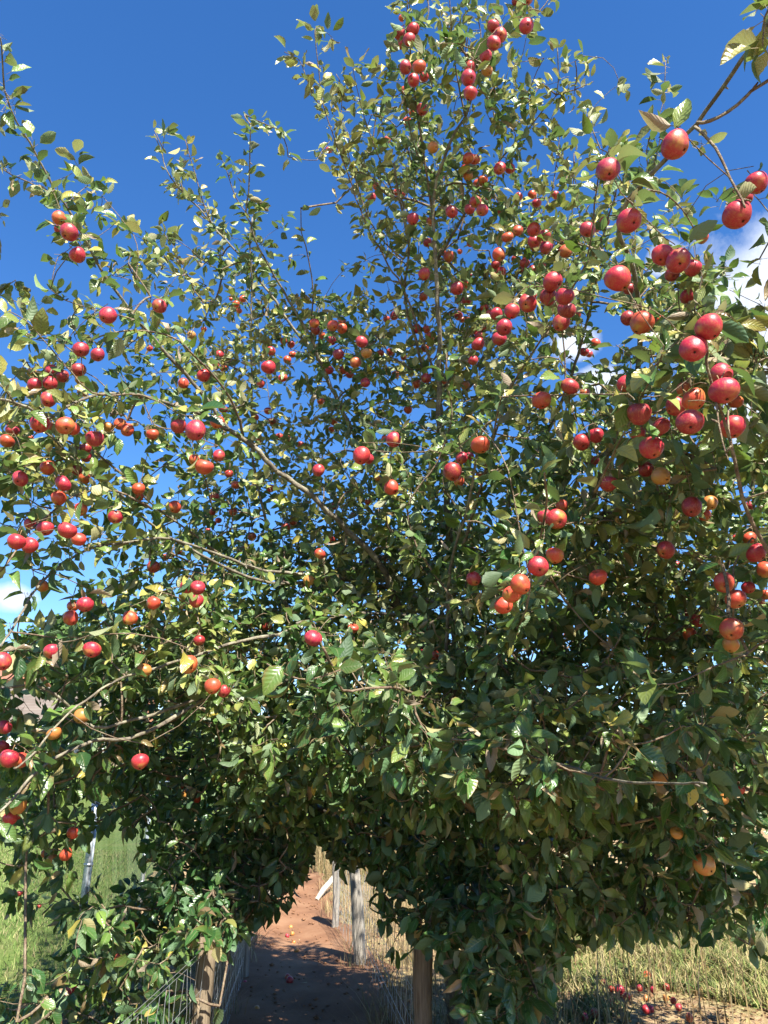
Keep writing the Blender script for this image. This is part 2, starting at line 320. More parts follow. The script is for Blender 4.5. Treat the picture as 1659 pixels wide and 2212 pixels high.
# ---------------------------------------------------------------- fences and posts
def rough_post(name, parent, base, lean, h, r, mat, k=10, split=False):
    m = MB(); n = 9; pts = []; rs = []
    for i in range(n):
        t = i/(n-1); pts.append((base[0]+lean[0]*t+.006*math.sin(7*t+base[1]), base[1]+lean[1]*t, base[2]-.1+(h+.1)*t)); rs.append(r*(1 + .07*math.sin(9*t+base[0]*7) - .12*t*(1 if split else .2)))
    m.tube(pts, rs, k, True, .07)
    return m.build(name, mat, parent, smooth=not split)
def at_depth(x, y, Z): p = P(x, y, Z); return p[0], p[1]
LFG = 'weathered posts of the fences beside the path'
lf = thing('path_fence', 'low wooden post and wire fence left of the path, half hidden by leaves', 'fence', (*at_depth(440, 2150, 3.75), 0)); lo = np.array(lf.location)
P1 = at_depth(441, 2150, 3.75); P3 = G(524, 2125)
rough_post('post', lf, (P1[0]-lo[0], P1[1]-lo[1], 0), (0, 0), .82, .047, M['wood_new'])['label'] = 'brown square-cut fence post'
rough_post('post', lf, (P3[0]-lo[0], P3[1]-lo[1], 0), (.01, 0), 1.1, .052, M['wood_old'], split=True)['label'] = 'pale weathered split fence post'
P1b = (-.98, .9); P3b = (P3[0]-.25, P3[1]+3.2)
rough_post('post', lf, (P1b[0]-lo[0], P1b[1]-lo[1], 0), (0, 0), 1.2, .045, M['wood_new'])
rough_post('post', lf, (P3b[0]-lo[0], P3b[1]-lo[1], 0), (0, 0), 1.0, .045, M['wood_old'], split=True)
def wires(parent, chain, hs, lo, r=.0016, name='wire', sag=.012):
    m = MB()
    for h in hs:
        for a, b in zip(chain, chain[1:]):
            pts = [((a[0]*(1-t)+b[0]*t)-lo[0], (a[1]*(1-t)+b[1]*t)-lo[1], h-sag*4*t*(1-t)) for t in np.linspace(0, 1, 9)]
            m.tube(pts, [r]*9, 4, False)
    return m.build(name, M['wire'], parent)
wires(lf, [P1b, P1, P3, P3b], [.78, .6, .4, .2], lo)
def netting(parent, a, b, h, lo, step, r, mat, nh, wave=.0, name='netting'):
    m = MB(); Ld = math.hypot(b[0]-a[0], b[1]-a[1]); n = int(Ld/step)
    for i in range(n+1):
        t = i/n; x = a[0]+(b[0]-a[0])*t-lo[0]; y = a[1]+(b[1]-a[1])*t-lo[1]
        zz = np.linspace(.02, h, 5)
        m.tube([(x+wave*math.sin(z*11+i*1.7), y+wave*math.cos(z*9+i), z) for z in zz], [r]*5, 3, False)
    for h_ in np.linspace(.05, h, nh):
        m.tube([(a[0]+(b[0]-a[0])*t-lo[0], a[1]+(b[1]-a[1])*t-lo[1], h_+.004*math.sin(t*9)) for t in np.linspace(0, 1, 12)], [r*1.1]*12, 3, False)
    return m.build(name, mat, parent)
netting(lf, P1, P3, .78, lo, .045, .0011, M['wire'], 7, .012)
netting(lf, P1b, P1, .75, lo, .09, .0012, M['wire'], 4, .01)
rf = thing('path_fence', 'grey split-wood post and wire fence right of the red path', 'fence', (*at_depth(915, 2130, 3.8), 0)); ro = np.array(rf.location)
P2 = at_depth(915, 2130, 3.8); P4 = G(783, 2094); P5 = G(725, 2012)
rough_post('post', rf, (P2[0]-ro[0], P2[1]-ro[1], 0), (0, 0), .84, .049, M['wood_new'])['label'] = 'brown fence post under the hanging leaves'
rough_post('post', rf, (P4[0]-ro[0], P4[1]-ro[1], 0), (-.10, 0), .93, .058, M['wood_old'], split=True)['label'] = 'leaning silver-grey post with a long dark crack'
rough_post('post', rf, (P5[0]-ro[0], P5[1]-ro[1], 0), (-.01, 0), .82, .042, M['wood_old'], split=True)['label'] = 'furthest pale fence post, casting a shadow on the path'
wires(rf, [P2, P4, P5], [.8, .5, .25], ro); netting(rf, P4, P5, .72, ro, .05, .0012, M['wire'], 6, .012); netting(rf, P2, P4, .75, ro, .05, .001, M['wire'], 6, .012)
m = MB(); a = np.array([*G(684, 1950), .03]); Yb = a[1]+.35; b = a + np.array([.26, .45, .30])
m.tube([a, a*.7+b*.3+[0, 0, .02], a*.4+b*.6, b], [.026, .036, .034, .03], 8, True, .12)
o = m.build('fallen_branch', wood('bleached_wood', (.26, .23, .18), (.40, .37, .31), (.48, .45, .39)), None, False, tuple(a)); o['label'] = 'bleached pale log lying slantwise in the dry grass beyond the path'; o['category'] = 'log'
# galvanised mesh fence round the meadow
mo = at_depth(181, 1950, 5.7)
mf = thing('mesh_fence', 'tall galvanised wire mesh fence in front of the sunny green meadow', 'fence', (*mo, 0)); mo3 = np.array([*mo, 0])
M6 = mo; M7 = at_depth(312, 1850, 9.8); dm = np.array(M7)-np.array(M6); M0 = tuple(np.array(M6)-dm*.42); M8 = tuple(np.array(M6)+dm*2.2); M9 = tuple(np.array(M6)+dm*3.6)
for p, r in ((M6, .03), (M7, .025), (M8, .025), (M9, .025)):
    m = MB(); m.tube([(p[0]-mo[0], p[1]-mo[1], z) for z in (-.1, .5, 1.0, 1.62)], [r]*4, 12)
    m.tube([(p[0]-mo[0]+.03, p[1]-mo[1]-.01, z) for z in (.05, .8, 1.5)], [.007]*3, 6)
    for z in (.3, .62, .95, 1.25): m.tube([(p[0]-mo[0], p[1]-mo[1], z-.01), (p[0]-mo[0], p[1]-mo[1], z+.01)], [r+.006]*2, 12)
    m.tube([(p[0]-mo[0], p[1]-mo[1], z) for z in (1.60, 1.64, 1.66)], [r+.004, r+.004, .008], 12)
    m.build('post', M['galv'], mf)
m = MB(); a_, b_ = np.array([M6[0]-mo[0], M6[1]-mo[1], 1.5]), np.array([M9[0]-mo[0], M9[1]-mo[1], 1.5]); m.tube([a_, a_*.5+b_*.5, b_], [.016]*3, 8); m.build('rail', M['galv'], mf)
netting(mf, M0, M7, 1.48, mo3, .03, .00115, M['mesh_wire'], 7, 0, 'wire_mesh'); netting(mf, M7, M9, 1.48, mo3, .06, .0014, M['mesh_wire'], 7, 0, 'wire_mesh')

# ---------------------------------------------------------------- houses and trees in the distance
def far(x, y, D):                                # frame point at ground distance D
    d = P(x, y, 1.0)-np.array([0, 0, CAMZ]); t = D/d[1]; return np.array([d[0]*t, D, CAMZ+d[2]*t])
M['cream'] = NG('cream_render').base((.40, .37, .26), .9, .1); M['white'] = NG('white_render').base((.46, .46, .44), .9, .1)
M['glass'] = NG('window_glass').base((.03, .04, .06), .1, .6); M['upvc'] = NG('white_frame').base((.8, .8, .8), .5)
def tiles(nm, a, b):
    g = NG(nm); c = g.add("ShaderNodeTexCoord"); br = g.add("ShaderNodeTexBrick"); g.ln(c.outputs['UV'], br.inputs['Vector']); wv = g.add("ShaderNodeTexWave"); g.ln(c.outputs['Object'], wv.inputs['Vector']); wv.bands_direction = 'Z'; wv.inputs['Scale'].default_value = 1.6
    n = g.noise(1.1, 6); col = g.ramp(n, [(.3, a), (.7, b)]); g.base(g.mix(g.math('MULTIPLY', wv.outputs[1], .35), col, (.09, .06, .05)), .9, .1); return g.m
M['tile_red'] = tiles('red_tiles', (.22, .09, .06), (.30, .13, .09)); M['tile_grey'] = tiles('grey_tiles', (.10, .085, .075), (.15, .13, .115))
M['brick'] = tiles('red_brick', (.33, .14, .09), (.42, .2, .13))
def house(label, x, y0, D, wd, dp, eave, ridge, wall, roof, rz):
    b = far(x, y0, D); t = thing('house', label, 'house', (b[0], b[1], 0), 'houses beyond the meadow'); t.rotation_euler.z = rz
    e = b[2]; base = e-eave
    t.location.z = base
    m = MB(); m.raw([(-wd/2, -dp/2, 0), (wd/2, -dp/2, 0), (wd/2, dp/2, 0), (-wd/2, dp/2, 0), (-wd/2, -dp/2, eave), (wd/2, -dp/2, eave), (wd/2, dp/2, eave), (-wd/2, dp/2, eave), (-wd/2, 0, eave+ridge-.12), (wd/2, 0, eave+ridge-.12)],
        [(0, 1, 5, 4), (2, 3, 7, 6), (1, 2, 6, 9, 5), (3, 0, 4, 8, 7), (0, 3, 2, 1)]); m.build('wall', wall, t, False)
    m = MB(); o = .35
    for s in (-1, 1):
        m.raw([(-wd/2-o, s*(dp/2+o), eave-.22), (wd/2+o, s*(dp/2+o), eave-.22), (wd/2+o, 0, eave+ridge), (-wd/2-o, 0, eave+ridge), (-wd/2-o, s*(dp/2+o), eave-.08), (wd/2+o, s*(dp/2+o), eave-.08), (wd/2+o, 0, eave+ridge+.15), (-wd/2-o, 0, eave+ridge+.15)],
            [(0, 1, 2, 3), (4, 7, 6, 5), (0, 4, 5, 1), (1, 5, 6, 2), (3, 7, 4, 0)])
    r = m.build('roof', roof, t, False)
    m = MB(); m.box((-wd*.25, 0, eave+ridge+.4), (.7, .5, 1.3)); m.box((-wd*.25-.12, 0, eave+ridge+1.2), (.2, .2, .35)); m.box((-wd*.25+.16, 0, eave+ridge+1.2), (.2, .2, .35)); m.build('chimney', M['brick'], r, False)
    m = MB(); m.box((0, -dp/2-o-.06, eave-.16), (wd+2*o, .1, .16)); m.build('gutter', M['upvc'], t, False)
    for fl in range(2 if eave > 4 else 1):
        for k in range(3):
            wx = (k-1)*wd*.31; wz = 1.5+fl*2.6
            m = MB()
            for (dx, dz, sx, sz) in ((0, .62, 1.5, .09), (0, -.62, 1.5, .09), (-.72, 0, .09, 1.16), (.72, 0, .09, 1.16), (0, 0, .07, 1.16)): m.box((wx+dx, -dp/2-.03, wz+dz), (sx, .08, sz))
            wn_ = m.build('window', M['upvc'], t, False); m = MB(); m.box((wx, -dp/2+.005, wz), (1.36, .03, 1.16)); m.build('pane', M['glass'], wn_, False)
    m = MB(); m.box((wd*.46, -dp/2-.04, 1.0), (.9, .08, 2.0)); m.build('door', M['wood_new'], t, False)
house('cream house with a red tiled roof, glimpsed at the left edge above the meadow', -40, 1490, 62, 8, 7, 5.0, 2.0, M['cream'], M['tile_red'], rad(-8))
house('white bungalow with a broad grey-brown roof behind the left branches', 118, 1568, 50, 10, 7, 2.7, 2.3, M['white'], M['tile_grey'], rad(6))
house('brick house with a dark ridge, rightmost of the houses behind the leaves', 215, 1500, 75, 9, 7, 5.0, 2.2, M['brick'], M['tile_grey'], rad(-15))
HD = [(30, 0), (38, .35), (50, 2.1), (62, 3.7), (75, 4.7), (90, 6.5), (130, 12), (220, 16), (700, 20)]
def hill(x, y): return float(np.interp(y, [a for a, b in HD], [b for a, b in HD]))*(.75+.25*math.tanh(-x*.02+.5)) + .3*math.sin(x*.13)*min(1, max(0, (y-35)*.05))
xs = list(np.linspace(-320, 320, 60)); ys = list(np.linspace(31, 150, 40)) + [200, 300, 500]
V = [(x, y, hill(x, y)+.01) for y in ys for x in xs]
link('hillside', mkmesh('hillside', V, [(j*60+i, j*60+i+1, (j+1)*60+i+1, (j+1)*60+i) for j in range(len(ys)-1) for i in range(59)], M['meadow']), kind='structure')
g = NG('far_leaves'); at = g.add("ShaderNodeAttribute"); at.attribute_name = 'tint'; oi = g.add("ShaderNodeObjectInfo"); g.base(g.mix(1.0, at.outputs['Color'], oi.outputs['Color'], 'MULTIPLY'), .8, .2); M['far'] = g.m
def far_tree_meshes(seed, h, r, nleaf=3200):
    q = np.random.default_rng(seed); rnd = random.Random(seed)
    m = MB(); top = np.array([0, 0, h*.8]); m.tube([(0, 0, 0), (.1, 0, h*.3), (0, .1, h*.55), top], [h*.03, h*.024, h*.015, h*.004], 8)
    blobs = []
    for k in range(16):
        a = rnd.uniform(0, 6.28); z = h*rnd.uniform(.3, .92); rr = r*rnd.uniform(.15, .8)*(1.15-z/h*.75); c = np.array([rr*math.cos(a), rr*math.sin(a), z]); blobs.append((c, r*rnd.uniform(.25, .45)))
        m.tube([(0, 0, z*.55), c*.5+np.array([0, 0, z*.3]), c], [h*.010, h*.007, h*.003], 5)
    k = q.integers(0, 16, nleaf); u = q.normal(size=(nleaf, 3)); u /= np.linalg.norm(u, axis=1)[:, None]
    C = np.array([b[0] for b in blobs])[k] + u*np.array([b[1] for b in blobs])[k][:, None]*q.uniform(.45, 1.1, (nleaf, 1))
    A = q.normal(size=(nleaf, 3)); A /= np.linalg.norm(A, axis=1)[:, None]; B = np.cross(A, q.normal(size=(nleaf, 3))); B /= np.linalg.norm(B, axis=1)[:, None]; s = r*.07*q.uniform(.6, 1.5, (nleaf, 1))
    V = np.stack([C-A*s, C+B*s*.6, C+A*s, C-B*s*.6], 1).reshape(-1, 3)
    cr = mkmesh('crown', V, np.arange(nleaf*4).reshape(-1, 4), M['far'], False)
    t = np.concatenate([np.array([.085, .13, .035])*q.uniform(.6, 1.5, (nleaf, 1))*np.array([1, 1, .8]), np.ones((nleaf, 1))], 1)
    at = cr.attributes.new('tint', 'FLOAT_COLOR', 'POINT'); at.data.foreach_set('color', np.repeat(t, 4, 0).astype(np.float32).ravel())
    return m.mesh('trunk', M['bark']), cr
TM = [far_tree_meshes(3, 9, 3.6), far_tree_meshes(5, 8, 3.2), far_tree_meshes(8, 11, 3.8)]
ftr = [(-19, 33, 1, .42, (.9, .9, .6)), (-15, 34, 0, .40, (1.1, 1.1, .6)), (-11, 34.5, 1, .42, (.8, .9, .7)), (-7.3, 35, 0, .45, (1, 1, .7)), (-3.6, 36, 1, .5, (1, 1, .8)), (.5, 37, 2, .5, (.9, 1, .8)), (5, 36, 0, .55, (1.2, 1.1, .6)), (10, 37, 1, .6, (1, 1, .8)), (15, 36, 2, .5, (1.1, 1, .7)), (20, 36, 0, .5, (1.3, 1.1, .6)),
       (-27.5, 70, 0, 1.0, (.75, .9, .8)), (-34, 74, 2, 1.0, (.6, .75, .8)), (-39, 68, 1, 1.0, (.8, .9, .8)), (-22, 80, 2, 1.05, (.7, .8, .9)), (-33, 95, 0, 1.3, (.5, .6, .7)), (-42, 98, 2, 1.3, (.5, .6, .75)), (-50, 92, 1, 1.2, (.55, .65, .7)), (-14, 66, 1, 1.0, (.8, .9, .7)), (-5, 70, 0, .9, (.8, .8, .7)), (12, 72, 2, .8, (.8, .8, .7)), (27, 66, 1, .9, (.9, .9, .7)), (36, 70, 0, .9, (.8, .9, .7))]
for i, (x, y, k, s, c) in enumerate(ftr):
    hedge = y < 40
    lab = ('low leafy tree in the hedgerow at the far edge of the meadow' if hedge else 'tall dark green tree on the hillside among and behind the houses')
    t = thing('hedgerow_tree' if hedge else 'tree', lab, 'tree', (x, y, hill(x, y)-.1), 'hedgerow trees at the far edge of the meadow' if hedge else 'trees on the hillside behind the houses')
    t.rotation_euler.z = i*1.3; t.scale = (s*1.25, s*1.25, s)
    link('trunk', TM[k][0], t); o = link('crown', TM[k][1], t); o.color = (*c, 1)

# ---------------------------------------------------------------- apples: frame position, radius, kind (r crimson, d red with shade in the colour, o orange, y yellow, g greenish)
TILES = {1: (0, 0, .32), 2: (531, 0, .32), 3: (1062, 0, .36), 4: (0, 531, .32), 5: (531, 531, .32), 6: (1062, 531, .36), 7: (0, 1062, .32), 8: (531, 1062, .32), 9: (1062, 1062, .36), 10: (0, 1593, .32), 12: (1062, 1593, .36), 11: (464.5, 1659, .32)}
AP = {
1: "400,1475,48,o;465,1570,60,r;400,1550,35,r",
2: "1052,125,22,o;1040,228,40,r;1130,200,42,r;1103,270,42,r;1052,300,33,r;1080,455,42,r;1170,450,47,o;1130,540,43,r;1205,520,32,r;1070,612,28,o;1190,742,40,r;1505,525,50,r;1515,632,47,r;1510,455,38,r;1618,382,42,r;1630,480,38,y;1265,995,38,y;560,1015,22,r;955,945,25,o;850,1335,32,r;880,1260,25,o;1020,1300,25,r;1060,1315,20,r;1128,1480,40,r;1250,1498,33,o;1390,1430,42,r;1550,1363,42,r;1508,1415,36,r;1595,1420,42,r;1500,1070,38,o;1480,1140,35,o;1500,1190,35,y;1545,1080,35,o;1640,1330,28,r;1600,1220,35,o;1565,1240,30,o;1320,1195,20,r;1227,1640,32,r;1515,1645,25,o;1088,820,30,o;1120,760,25,o",
3: "10,160,38,r;52,210,40,r;15,260,42,r;210,155,42,r;150,5,30,r;212,0,35,r;1105,872,85,r;700,1020,68,r;1590,1100,68,r;1475,1290,88,r;1520,1190,50,r;1262,1427,38,o;825,1325,72,r;575,1380,45,r;680,1330,30,r;625,1365,30,r;50,1012,36,r;112,1014,30,r;160,1182,26,r;243,1170,27,o;270,1220,30,r;382,1172,25,r;58,1260,30,r;95,1423,36,o;155,1385,32,o;255,1378,42,r;317,1413,37,r;257,1450,40,r;330,1470,35,r;420,1455,28,r;455,1450,25,r",
4: "525,65,52,r;725,472,57,r;1075,408,50,r;545,703,52,d;660,738,46,r;530,840,50,d;348,845,43,r;425,885,45,r;233,938,48,r;335,930,47,r;325,1040,52,r;215,858,35,y;268,1203,65,r;440,1215,60,o;490,1235,50,o;330,1225,35,o;640,1303,57,r;575,1370,40,d;580,1425,40,r;808,1205,42,o;860,1245,43,o;730,1225,40,y;1030,1275,42,o;1205,1220,50,d;1322,1250,68,r;1465,1190,48,o;1375,877,47,r;1240,930,36,o;1292,605,30,y;1375,565,20,o;1010,693,22,r;850,975,22,r;1480,737,30,r;1455,815,28,r;1510,828,28,o;1540,773,20,r;1505,1045,32,d;1505,1105,32,d;1475,1418,40,r;1310,1445,38,o;1377,1495,60,o;1545,1540,28,r;1590,1615,30,o;935,1640,45,o;135,1575,52,r;322,1500,50,o;520,1515,42,r;570,1570,42,o;425,1605,55,r;85,1245,45,r;45,1320,50,o;70,1195,30,r;540,905,35,y;555,990,35,y;200,1300,25,o;1640,360,25,o;1595,395,25,o;1560,360,15,o;1615,440,20,o",
5: "155,822,50,r;250,892,32,o;170,710,32,r;255,645,25,o;305,668,26,r;315,735,25,o;280,770,28,o;465,525,35,o;470,570,33,d;590,540,38,o;650,515,28,r;650,560,35,o;580,640,32,r;515,605,25,o;780,650,42,r;815,728,38,y;625,735,38,d;738,790,38,o;565,843,30,r;660,838,30,r;700,872,27,r;805,925,34,r;950,497,24,r;1000,475,30,r;975,718,27,r;910,725,25,d;1065,755,22,r;1150,560,35,r;1245,615,34,o;1210,690,30,d;1220,565,30,r;1205,192,42,r;1330,45,25,r;1372,75,37,o;1445,40,18,o;1495,200,30,r;1428,290,45,r;1487,262,28,o;1435,370,27,r;1490,373,33,r;1435,475,30,r;1460,500,22,o;1610,420,30,r;1650,460,30,r;1555,575,30,r;1570,665,47,r;1575,610,32,r;1605,560,28,r;1535,775,36,r;1155,935,32,o;1215,895,35,r;1480,945,32,o;1500,500,22,o;1010,870,27,o;1200,345,30,o;1095,1108,30,o;1000,1312,52,r;940,1305,25,r;780,1420,60,r;830,1440,35,r;490,1518,42,r;985,1635,50,o;1395,1528,65,d;1440,1590,38,o;1455,1435,42,r;1585,1345,65,o;1510,1420,30,r;225,1290,28,r;280,1302,25,d;370,1345,27,r;90,1310,25,r;65,1160,25,o;150,1115,28,r;100,935,28,r;180,1190,28,d;595,1190,25,o;580,1240,22,o;505,1050,25,o;165,1640,30,r;890,1570,22,y;1580,1550,28,o;1340,920,20,o",
6: "25,115,30,r;58,155,30,r;10,178,20,r;200,105,30,r;178,145,22,d;247,147,30,r;300,120,22,r;45,55,40,o;260,5,30,o;325,15,38,r;445,35,40,o;140,80,22,r;367,215,60,r;438,305,58,r;340,310,50,d;450,385,55,d;415,465,50,r;215,345,55,r;235,300,40,r;500,420,35,o;122,395,45,r;30,410,38,r;75,490,52,r;45,560,45,r;760,200,78,r;1025,60,65,r;1120,90,72,r;1205,135,50,r;1085,170,45,d;825,260,35,d;1180,305,50,r;900,465,72,o;820,435,45,d;905,375,25,r;1305,490,80,r;1210,620,80,r;1380,775,70,r;1395,870,85,r;1215,925,72,o;1155,860,45,o;1100,965,62,d;1190,1060,78,d;1465,935,45,o;1445,1090,75,r;1380,1120,40,d;622,587,32,o;555,638,30,r;585,650,22,r;470,845,55,r;300,930,55,o;235,935,25,r;805,830,50,r;885,1010,68,d;880,1130,45,d;1015,1085,60,d;960,1215,70,r;625,1140,48,r;540,1180,50,d;1020,1385,55,g;930,1345,45,d;910,1310,35,d;700,1430,55,d;775,1320,22,o;620,1290,30,r;415,1410,28,y;560,885,30,o;1020,455,35,o",
7: "110,340,62,r;200,365,55,r;305,252,54,r;203,220,40,r;262,165,38,o;453,262,64,r;530,322,52,o;395,45,50,o;545,120,45,o;778,175,48,r;930,25,40,o;1180,105,42,o;1310,108,26,r;1448,38,32,r;1430,140,28,r;1572,138,30,o;1475,195,22,r;1445,215,18,r;1405,262,18,r;285,637,45,y;575,762,57,r;490,775,38,o;480,855,50,o;665,750,25,r;875,855,48,o;1035,755,45,o;1035,510,45,d;1150,430,30,d;1115,445,25,o;1203,405,24,d;1262,645,50,r;1335,650,52,r;1325,740,45,r;1640,390,25,o;15,1150,60,r;350,1080,55,r;620,1070,60,r;940,1095,30,o;1170,975,25,o;1345,1005,40,d;975,1205,48,y;1277,1170,62,o;1435,1315,55,o;1510,1350,45,d;1642,1070,25,r;550,1515,52,y;470,1475,30,d;365,1635,48,y;30,1590,50,r;730,665,22,d;1320,1475,15,r",
8: "455,990,62,r;725,925,38,o;500,420,38,o;425,600,38,y;410,640,28,o;270,240,32,o;318,205,28,o;40,305,30,o;600,100,28,r;575,325,30,r;830,70,28,o;720,160,18,o;1130,565,18,r;1253,533,18,r;1090,690,20,r;1205,735,22,o;20,890,30,o;140,910,32,o;1190,1100,35,r;1265,1108,42,o;0,1065,25,r;315,1380,35,y;300,1470,28,d;935,460,25,o;1540,590,50,d;1415,280,20,r",
9: "390,165,62,r;320,150,45,r;420,85,38,o;280,450,62,r;380,385,55,o;175,560,62,o;125,615,60,o;75,685,52,o;640,515,55,o;740,495,20,o;1200,95,60,d;1280,140,40,o;1045,350,55,d;1550,85,30,r;1465,278,25,r;1550,280,40,o;1590,370,60,r;1640,470,50,o;1395,545,62,o;1465,645,62,o;1540,575,40,r;1645,620,35,o;1440,830,70,o;1350,790,45,y;1435,920,50,y;1235,775,40,r;1190,860,40,o;1175,735,30,r;1230,625,20,o;1040,760,15,r;1090,980,30,y;1110,440,25,d;450,865,20,o;1540,1140,25,y;450,330,18,r;1615,665,28,d;1310,70,45,y",
10: "60,145,60,r;140,155,55,o;20,60,40,r;20,90,35,d;945,165,58,r;225,240,32,r;120,465,55,y;65,545,52,r;120,520,35,r;490,645,42,o;445,790,45,o;355,830,42,y;305,785,28,o;130,1055,22,r;265,1140,15,r;1158,125,25,r;1145,200,25,o;1215,190,18,r;1142,268,28,o;1200,265,28,o;1240,330,25,r;1260,385,33,y;1325,410,35,o;905,470,22,o;1140,345,18,d;1575,840,30,y;1605,880,26,y;1135,1090,38,y;900,1280,35,o;1005,1275,22,y;800,1480,38,o;475,1700,38,r;675,1775,28,o",
12: "1280,765,65,y;1110,575,38,g;1010,240,55,g;1390,370,35,y;1490,315,25,r"}
apples = []
for t, s in AP.items():
    ox, oy, k = TILES[t]
    for e in s.split(';'):
        x, y, r, c = e.split(','); apples.append([ox+float(x)*k, oy+float(y)*k, float(r)*k, c])
A = np.array([a[:3] for a in apples])
# real diameters vary about 62 mm; neighbours in one bunch hang at similar depths
zraw = F*.061/(2*np.maximum(A[:, 2], 5.5)); zraw = np.clip(zraw, 1.75, 5.6)
d2 = ((A[:, None, :2]-A[None, :, :2])**2).sum(2); W = np.exp(-d2/(2*38**2))*(A[None, :, 2]**1.5); ZA = (W*zraw[None]).sum(1)/W.sum(1)
ZA = .65*ZA + .35*zraw
AR = np.clip(A[:, 2]/F*ZA, .019, .042)            # real radius
ZA = AR*F/A[:, 2]*.5 + ZA*.5; AR = A[:, 2]/F*ZA
low = (A[:, 1] > 1640) & (A[:, 0] > 1250); ZA[low] = 2.95; AR[low] = np.clip(A[low, 2]/F*2.95, .02, .046)
for i in range(len(A)):                          # stagger the ones that would overlap
    for j in range(i):
        if math.hypot(A[i, 0]-A[j, 0], A[i, 1]-A[j, 1]) < (A[i, 2]+A[j, 2])*1.0 and abs(ZA[i]-ZA[j]) < (AR[i]+AR[j])*.8:
            s = 1 if A[i, 2] < A[j, 2] else -1; ZA[i] = ZA[j]+s*(AR[i]+AR[j])*.8; AR[i] = A[i, 2]/F*ZA[i]
CTRL = [(700, 1550, 2.7), (850, 1600, 2.6), (1000, 1650, 2.4), (1200, 1800, 3.2), (1350, 1850, 3.4), (1350, 1600, 2.2), (1500, 1600, 2.2), (1150, 1620, 2.3), (850, 1450, 2.5), (600, 1850, 4.3), (750, 1790, 4.5), (560, 1660, 3.7), (900, 1900, 4.3), (920, 2020, 3.2), (440, 2010, 3.25), (660, 1840, 4.6), (400, 1700, 4.1), (500, 1780, 4.4), (1000, 1850, 4.0), (1050, 2130, 3.3), (400, 1800, 4.2), (450, 1900, 4.0), (1500, 1900, 3.3), (1600, 1800, 3.2), (200, 2050, 3.2), (100, 2200, 2.7), (330, 2100, 3.2), (60, 1900, 2.7), (60, 2050, 2.8), (1200, 1500, 2.6), (1000, 1300, 3.3), (1350, 1400, 2.4), (1150, 1950, 3.2), (430, 400, 5.2), (560, 400, 5.0), (480, 600, 5.2), (50, 250, 3.1), (640, 500, 5), (680, 100, 4.3), (1230, 180, 4.2), (1420, 250, 4.0), (1200, 400, 4.6), (900, 1200, 3.7)]
cx_ = np.concatenate([A[:, 0], [c[0] for c in CTRL]]); cy_ = np.concatenate([A[:, 1], [c[1] for c in CTRL]]); cz_ = np.concatenate([ZA, [c[2] for c in CTRL]]); cwt = np.concatenate([np.full(len(A), 1.0), np.full(len(CTRL), 3.0)])
gx = np.arange(-180, 1860, 30); gy = np.arange(-120, 2340, 30)
GX, GY = np.meshgrid(gx, gy); dd = (GX[..., None]-cx_)**2 + (GY[..., None]-cy_)**2; ww = cwt/(dd+70**2)**1.7; ZM = (ww*cz_).sum(-1)/ww.sum(-1)
def bil(Gd, x, y, x0, y0, st):
    fx_ = np.clip((x-x0)/st, 0, Gd.shape[1]-1.001); fy_ = np.clip((y-y0)/st, 0, Gd.shape[0]-1.001); i = fx_.astype(int); j = fy_.astype(int); a = fx_-i; b = fy_-j
    return Gd[j, i]*(1-a)*(1-b)+Gd[j, i+1]*a*(1-b)+Gd[j+1, i]*(1-a)*b+Gd[j+1, i+1]*a*b
def zmap(x, y): return bil(ZM, np.atleast_1d(np.asarray(x, float)), np.atleast_1d(np.asarray(y, float)), -180, -120, 30)

